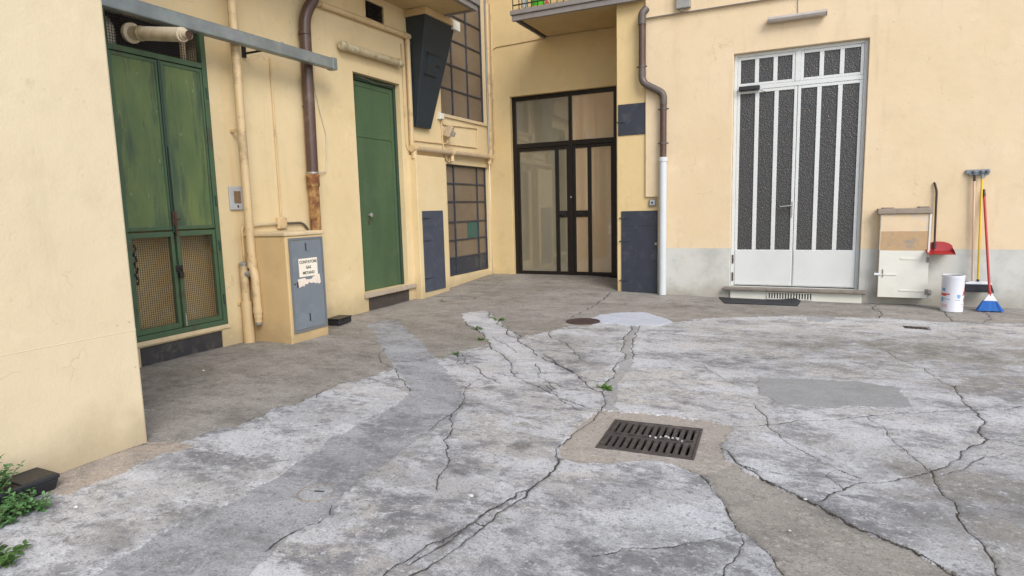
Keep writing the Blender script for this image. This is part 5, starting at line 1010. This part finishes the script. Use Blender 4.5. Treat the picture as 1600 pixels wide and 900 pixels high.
MB().lathe((vx, vy, 0), [(.086, -.01), (.0885, .0035), (.092, .0035), (.093, -.01)], 32).build('ring', M['slab_grey'], t, smooth=True); MB().lathe((vx, vy, 0), [(.001, .005), (.080, .005), (.084, -.01)], 32).build('lid', M['c_grey'], t, smooth=True)
MB().obox((vx + .01, vy + .01, .004), (.05, .012, .006), .3).build('lift_slot', M['plinth_dark'], t)
# crumbs and stones
def pebble_at(x, y, s, m, lab, cat='stone'):
    b = bmesh.new(); bmesh.ops.create_icosphere(b, subdivisions=2, radius=1); rr = random.Random(int(x * 1000))
    k = [1 + rr.uniform(-.25, .25) for _ in b.verts]
    vs = [(x + v.co.x * s * k[i], y + v.co.y * s * .8 * k[i], zat(x, y) + .004 + (v.co.z + .5) * s * .5 * k[i]) for i, v in enumerate(b.verts)]; fs = [tuple(v.index for v in f.verts) for f in b.faces]; b.free()
    o = MB().add(vs, fs).build('pebble', m, None, smooth=True, origin=(x, y, zat(x, y))); tag(o, lab, cat)
pebble_at(-1.414, 2.418, .015, M['crumb'], 'pale stone chip lying by the wide crack in the concrete'); pebble_at(.013, 2.977, .008, M['crumb'], 'white bit lying on the tan trench nearest the drain', 'litter'); pebble_at(-.041, 2.654, .007, M['crumb'], 'white bit lying lower down the tan trench', 'litter'); pebble_at(-4.774, 3.618, .010, M['white_plastic'], 'tiny white scrap on the brown concrete before the green cupboard', 'litter')
pebble_at(-3.08, 1.60, .012, M['crumb'], 'white scrap at the edge of the weeds by the planter', 'litter')

# ------------------------------------------------------------------ planter and weeds
t = thing('planter_box', 'black plastic planter trough at the foot of the cream wall', 'planter', (-3.46, 1.3, 0))
PX0, PX1, PY0, PY1, PZ = -3.575, -3.375, .85, 1.70, .082
MB().hexa([(PX0 + .02, PY0 + .02, 0), (PX1 - .02, PY0 + .02, 0), (PX1 - .02, PY1 - .02, 0), (PX0 + .02, PY1 - .02, 0), (PX0 + .004, PY0 + .004, PZ - .02), (PX1 - .004, PY0 + .004, PZ - .02), (PX1 - .004, PY1 - .004, PZ - .02), (PX0 + .004, PY1 - .004, PZ - .02)]).build('trough', M['black_plastic'], t, .006)
MB().box(PX0, PX0 + .018, PY0, PY1, PZ - .02, PZ + .004).box(PX1 - .018, PX1, PY0, PY1, PZ - .02, PZ + .004).box(PX0 + .0185, PX1 - .0185, PY0, PY0 + .018, PZ - .02, PZ + .004).box(PX0 + .0185, PX1 - .0185, PY1 - .16, PY1, PZ - .02, PZ + .004).build('rim', M['black_plastic'], t, .006)
bx('soil', M['soil'], t, PX0 + .019, PX1 - .019, PY0 + .019, PY1 - .161, PZ - .019, PZ - .004)
def leafshape(mb, p, d, up, L, W):
    d = d.normalized(); s = d.cross(up); s = s.normalized() if s.length > 1e-5 else Vector((1, 0, 0)); n = s.cross(d)
    a = p; m1 = p + d * L * .42; tip = p + d * L + n * (-L * .12)
    l1 = p + d * L * .28 + s * W * .8 + n * L * .10; l2 = p + d * L * .62 + s * W * .85 + n * L * .07; r1 = p + d * L * .28 - s * W * .8 + n * L * .10; r2 = p + d * L * .62 - s * W * .85 + n * L * .07; m2 = p + d * L * .68
    mb.add([a, l1, l2, tip, r2, r1, m1, m2], [(0, 6, 1), (6, 7, 2, 1), (7, 3, 2), (0, 5, 6), (5, 4, 7, 6), (4, 3, 7)])
def weed(label, roots, hgt, lean, L, mat, seed, npair=7, group=None, spread=.5):
    r = random.Random(seed); cx = sum(p[0] for p in roots) / len(roots); cy = sum(p[1] for p in roots) / len(roots); cz = min(p[2] for p in roots)
    t = thing('weed', label, 'plant', (cx, cy, cz), group); st = MB(); lv = MB()
    for p in roots:
        p = Vector(p); a = r.uniform(0, 6.28); ln = Vector((lean[0] + spread * math.cos(a) * r.random(), lean[1] + spread * math.sin(a) * r.random(), 1)).normalized(); H = hgt * r.uniform(.55, 1.1)
        pts = [p]; dcur = ln.copy()
        for i in range(5): dcur = (dcur + Vector((r.uniform(-.18, .18), r.uniform(-.18, .18), r.uniform(-.12, .05)))).normalized(); pts.append(pts[-1] + dcur * H / 5)
        st.tube(pts, [.003, .0028, .0024, .002, .0016, .001], 5)
        for k in range(npair):
            f = (k + .6) / npair * 5; i = min(4, int(f)); q = pts[i].lerp(pts[i + 1], f - i); a = k * 1.57 + r.uniform(-.4, .4)
            for s in (0, math.pi):
                dd = Vector((math.cos(a + s), math.sin(a + s), r.uniform(-.15, .55))); ll = L * r.uniform(.65, 1.15) * (1 - .35 * k / npair); leafshape(lv, q, dd, Vector((0, 0, 1)), ll, ll * .36)
        leafshape(lv, pts[-1], Vector((r.uniform(-1, 1), r.uniform(-1, 1), .6)), Vector((0, 0, 1)), L * .6, L * .2)
    st.build('stems', M['stem'], t, recalc=False); lv.build('leaves', mat, t, recalc=False); return t
rw = random.Random(21)
weed('leafy green weed growing up from the black planter', [(-3.50 + rw.uniform(-.04, .08), rw.uniform(1.20, 1.48), PZ - .01) for _ in range(36)], .17, (.15, .15), .042, M['leaf'], 4)
weed('sprawling green weed on the ground in front of the black planter', [(rw.uniform(-3.37, -3.20), rw.uniform(1.18, 1.53), .0) for _ in range(64)], .085, (.2, .1), .038, M['leaf'], 5, 5, spread=.9)
weed('low dark green weed in the bottom left corner of the yard', [(rw.gauss(-2.885, .045), rw.gauss(1.175, .04), .0) for _ in range(22)], .055, (.0, .0), .045, M['leaf_dark'], 6, 4, spread=1.2)
def tuft(label, x, y, s, n, seed):
    r = random.Random(seed); weed(label, [(x + r.gauss(0, s), y + r.gauss(0, s * .8), zat(x, y) - .005) for _ in range(n)], .035, (0, 0), .03, M['moss'], seed, 4, 'weeds in the cracks', 1.3)
tuft('elongated weed tuft in the crack along the pale strip', -3.40, 6.64, .06, 12, 31); tuft('round weed tuft left of the pale concrete strip', -3.40, 6.08, .04, 9, 32)
tuft('tiny weed tuft below the round one by the pale strip', -3.06, 5.60, .02, 5, 33); tuft('weed tuft in the crack above the drain grate', -1.352, 4.36, .03, 9, 34); tuft('faint weed tuft in the shattered concrete left of centre', -2.97, 4.93, .015, 4, 35)

for o in bpy.data.objects:
    if '_o' in o: del o['_o']
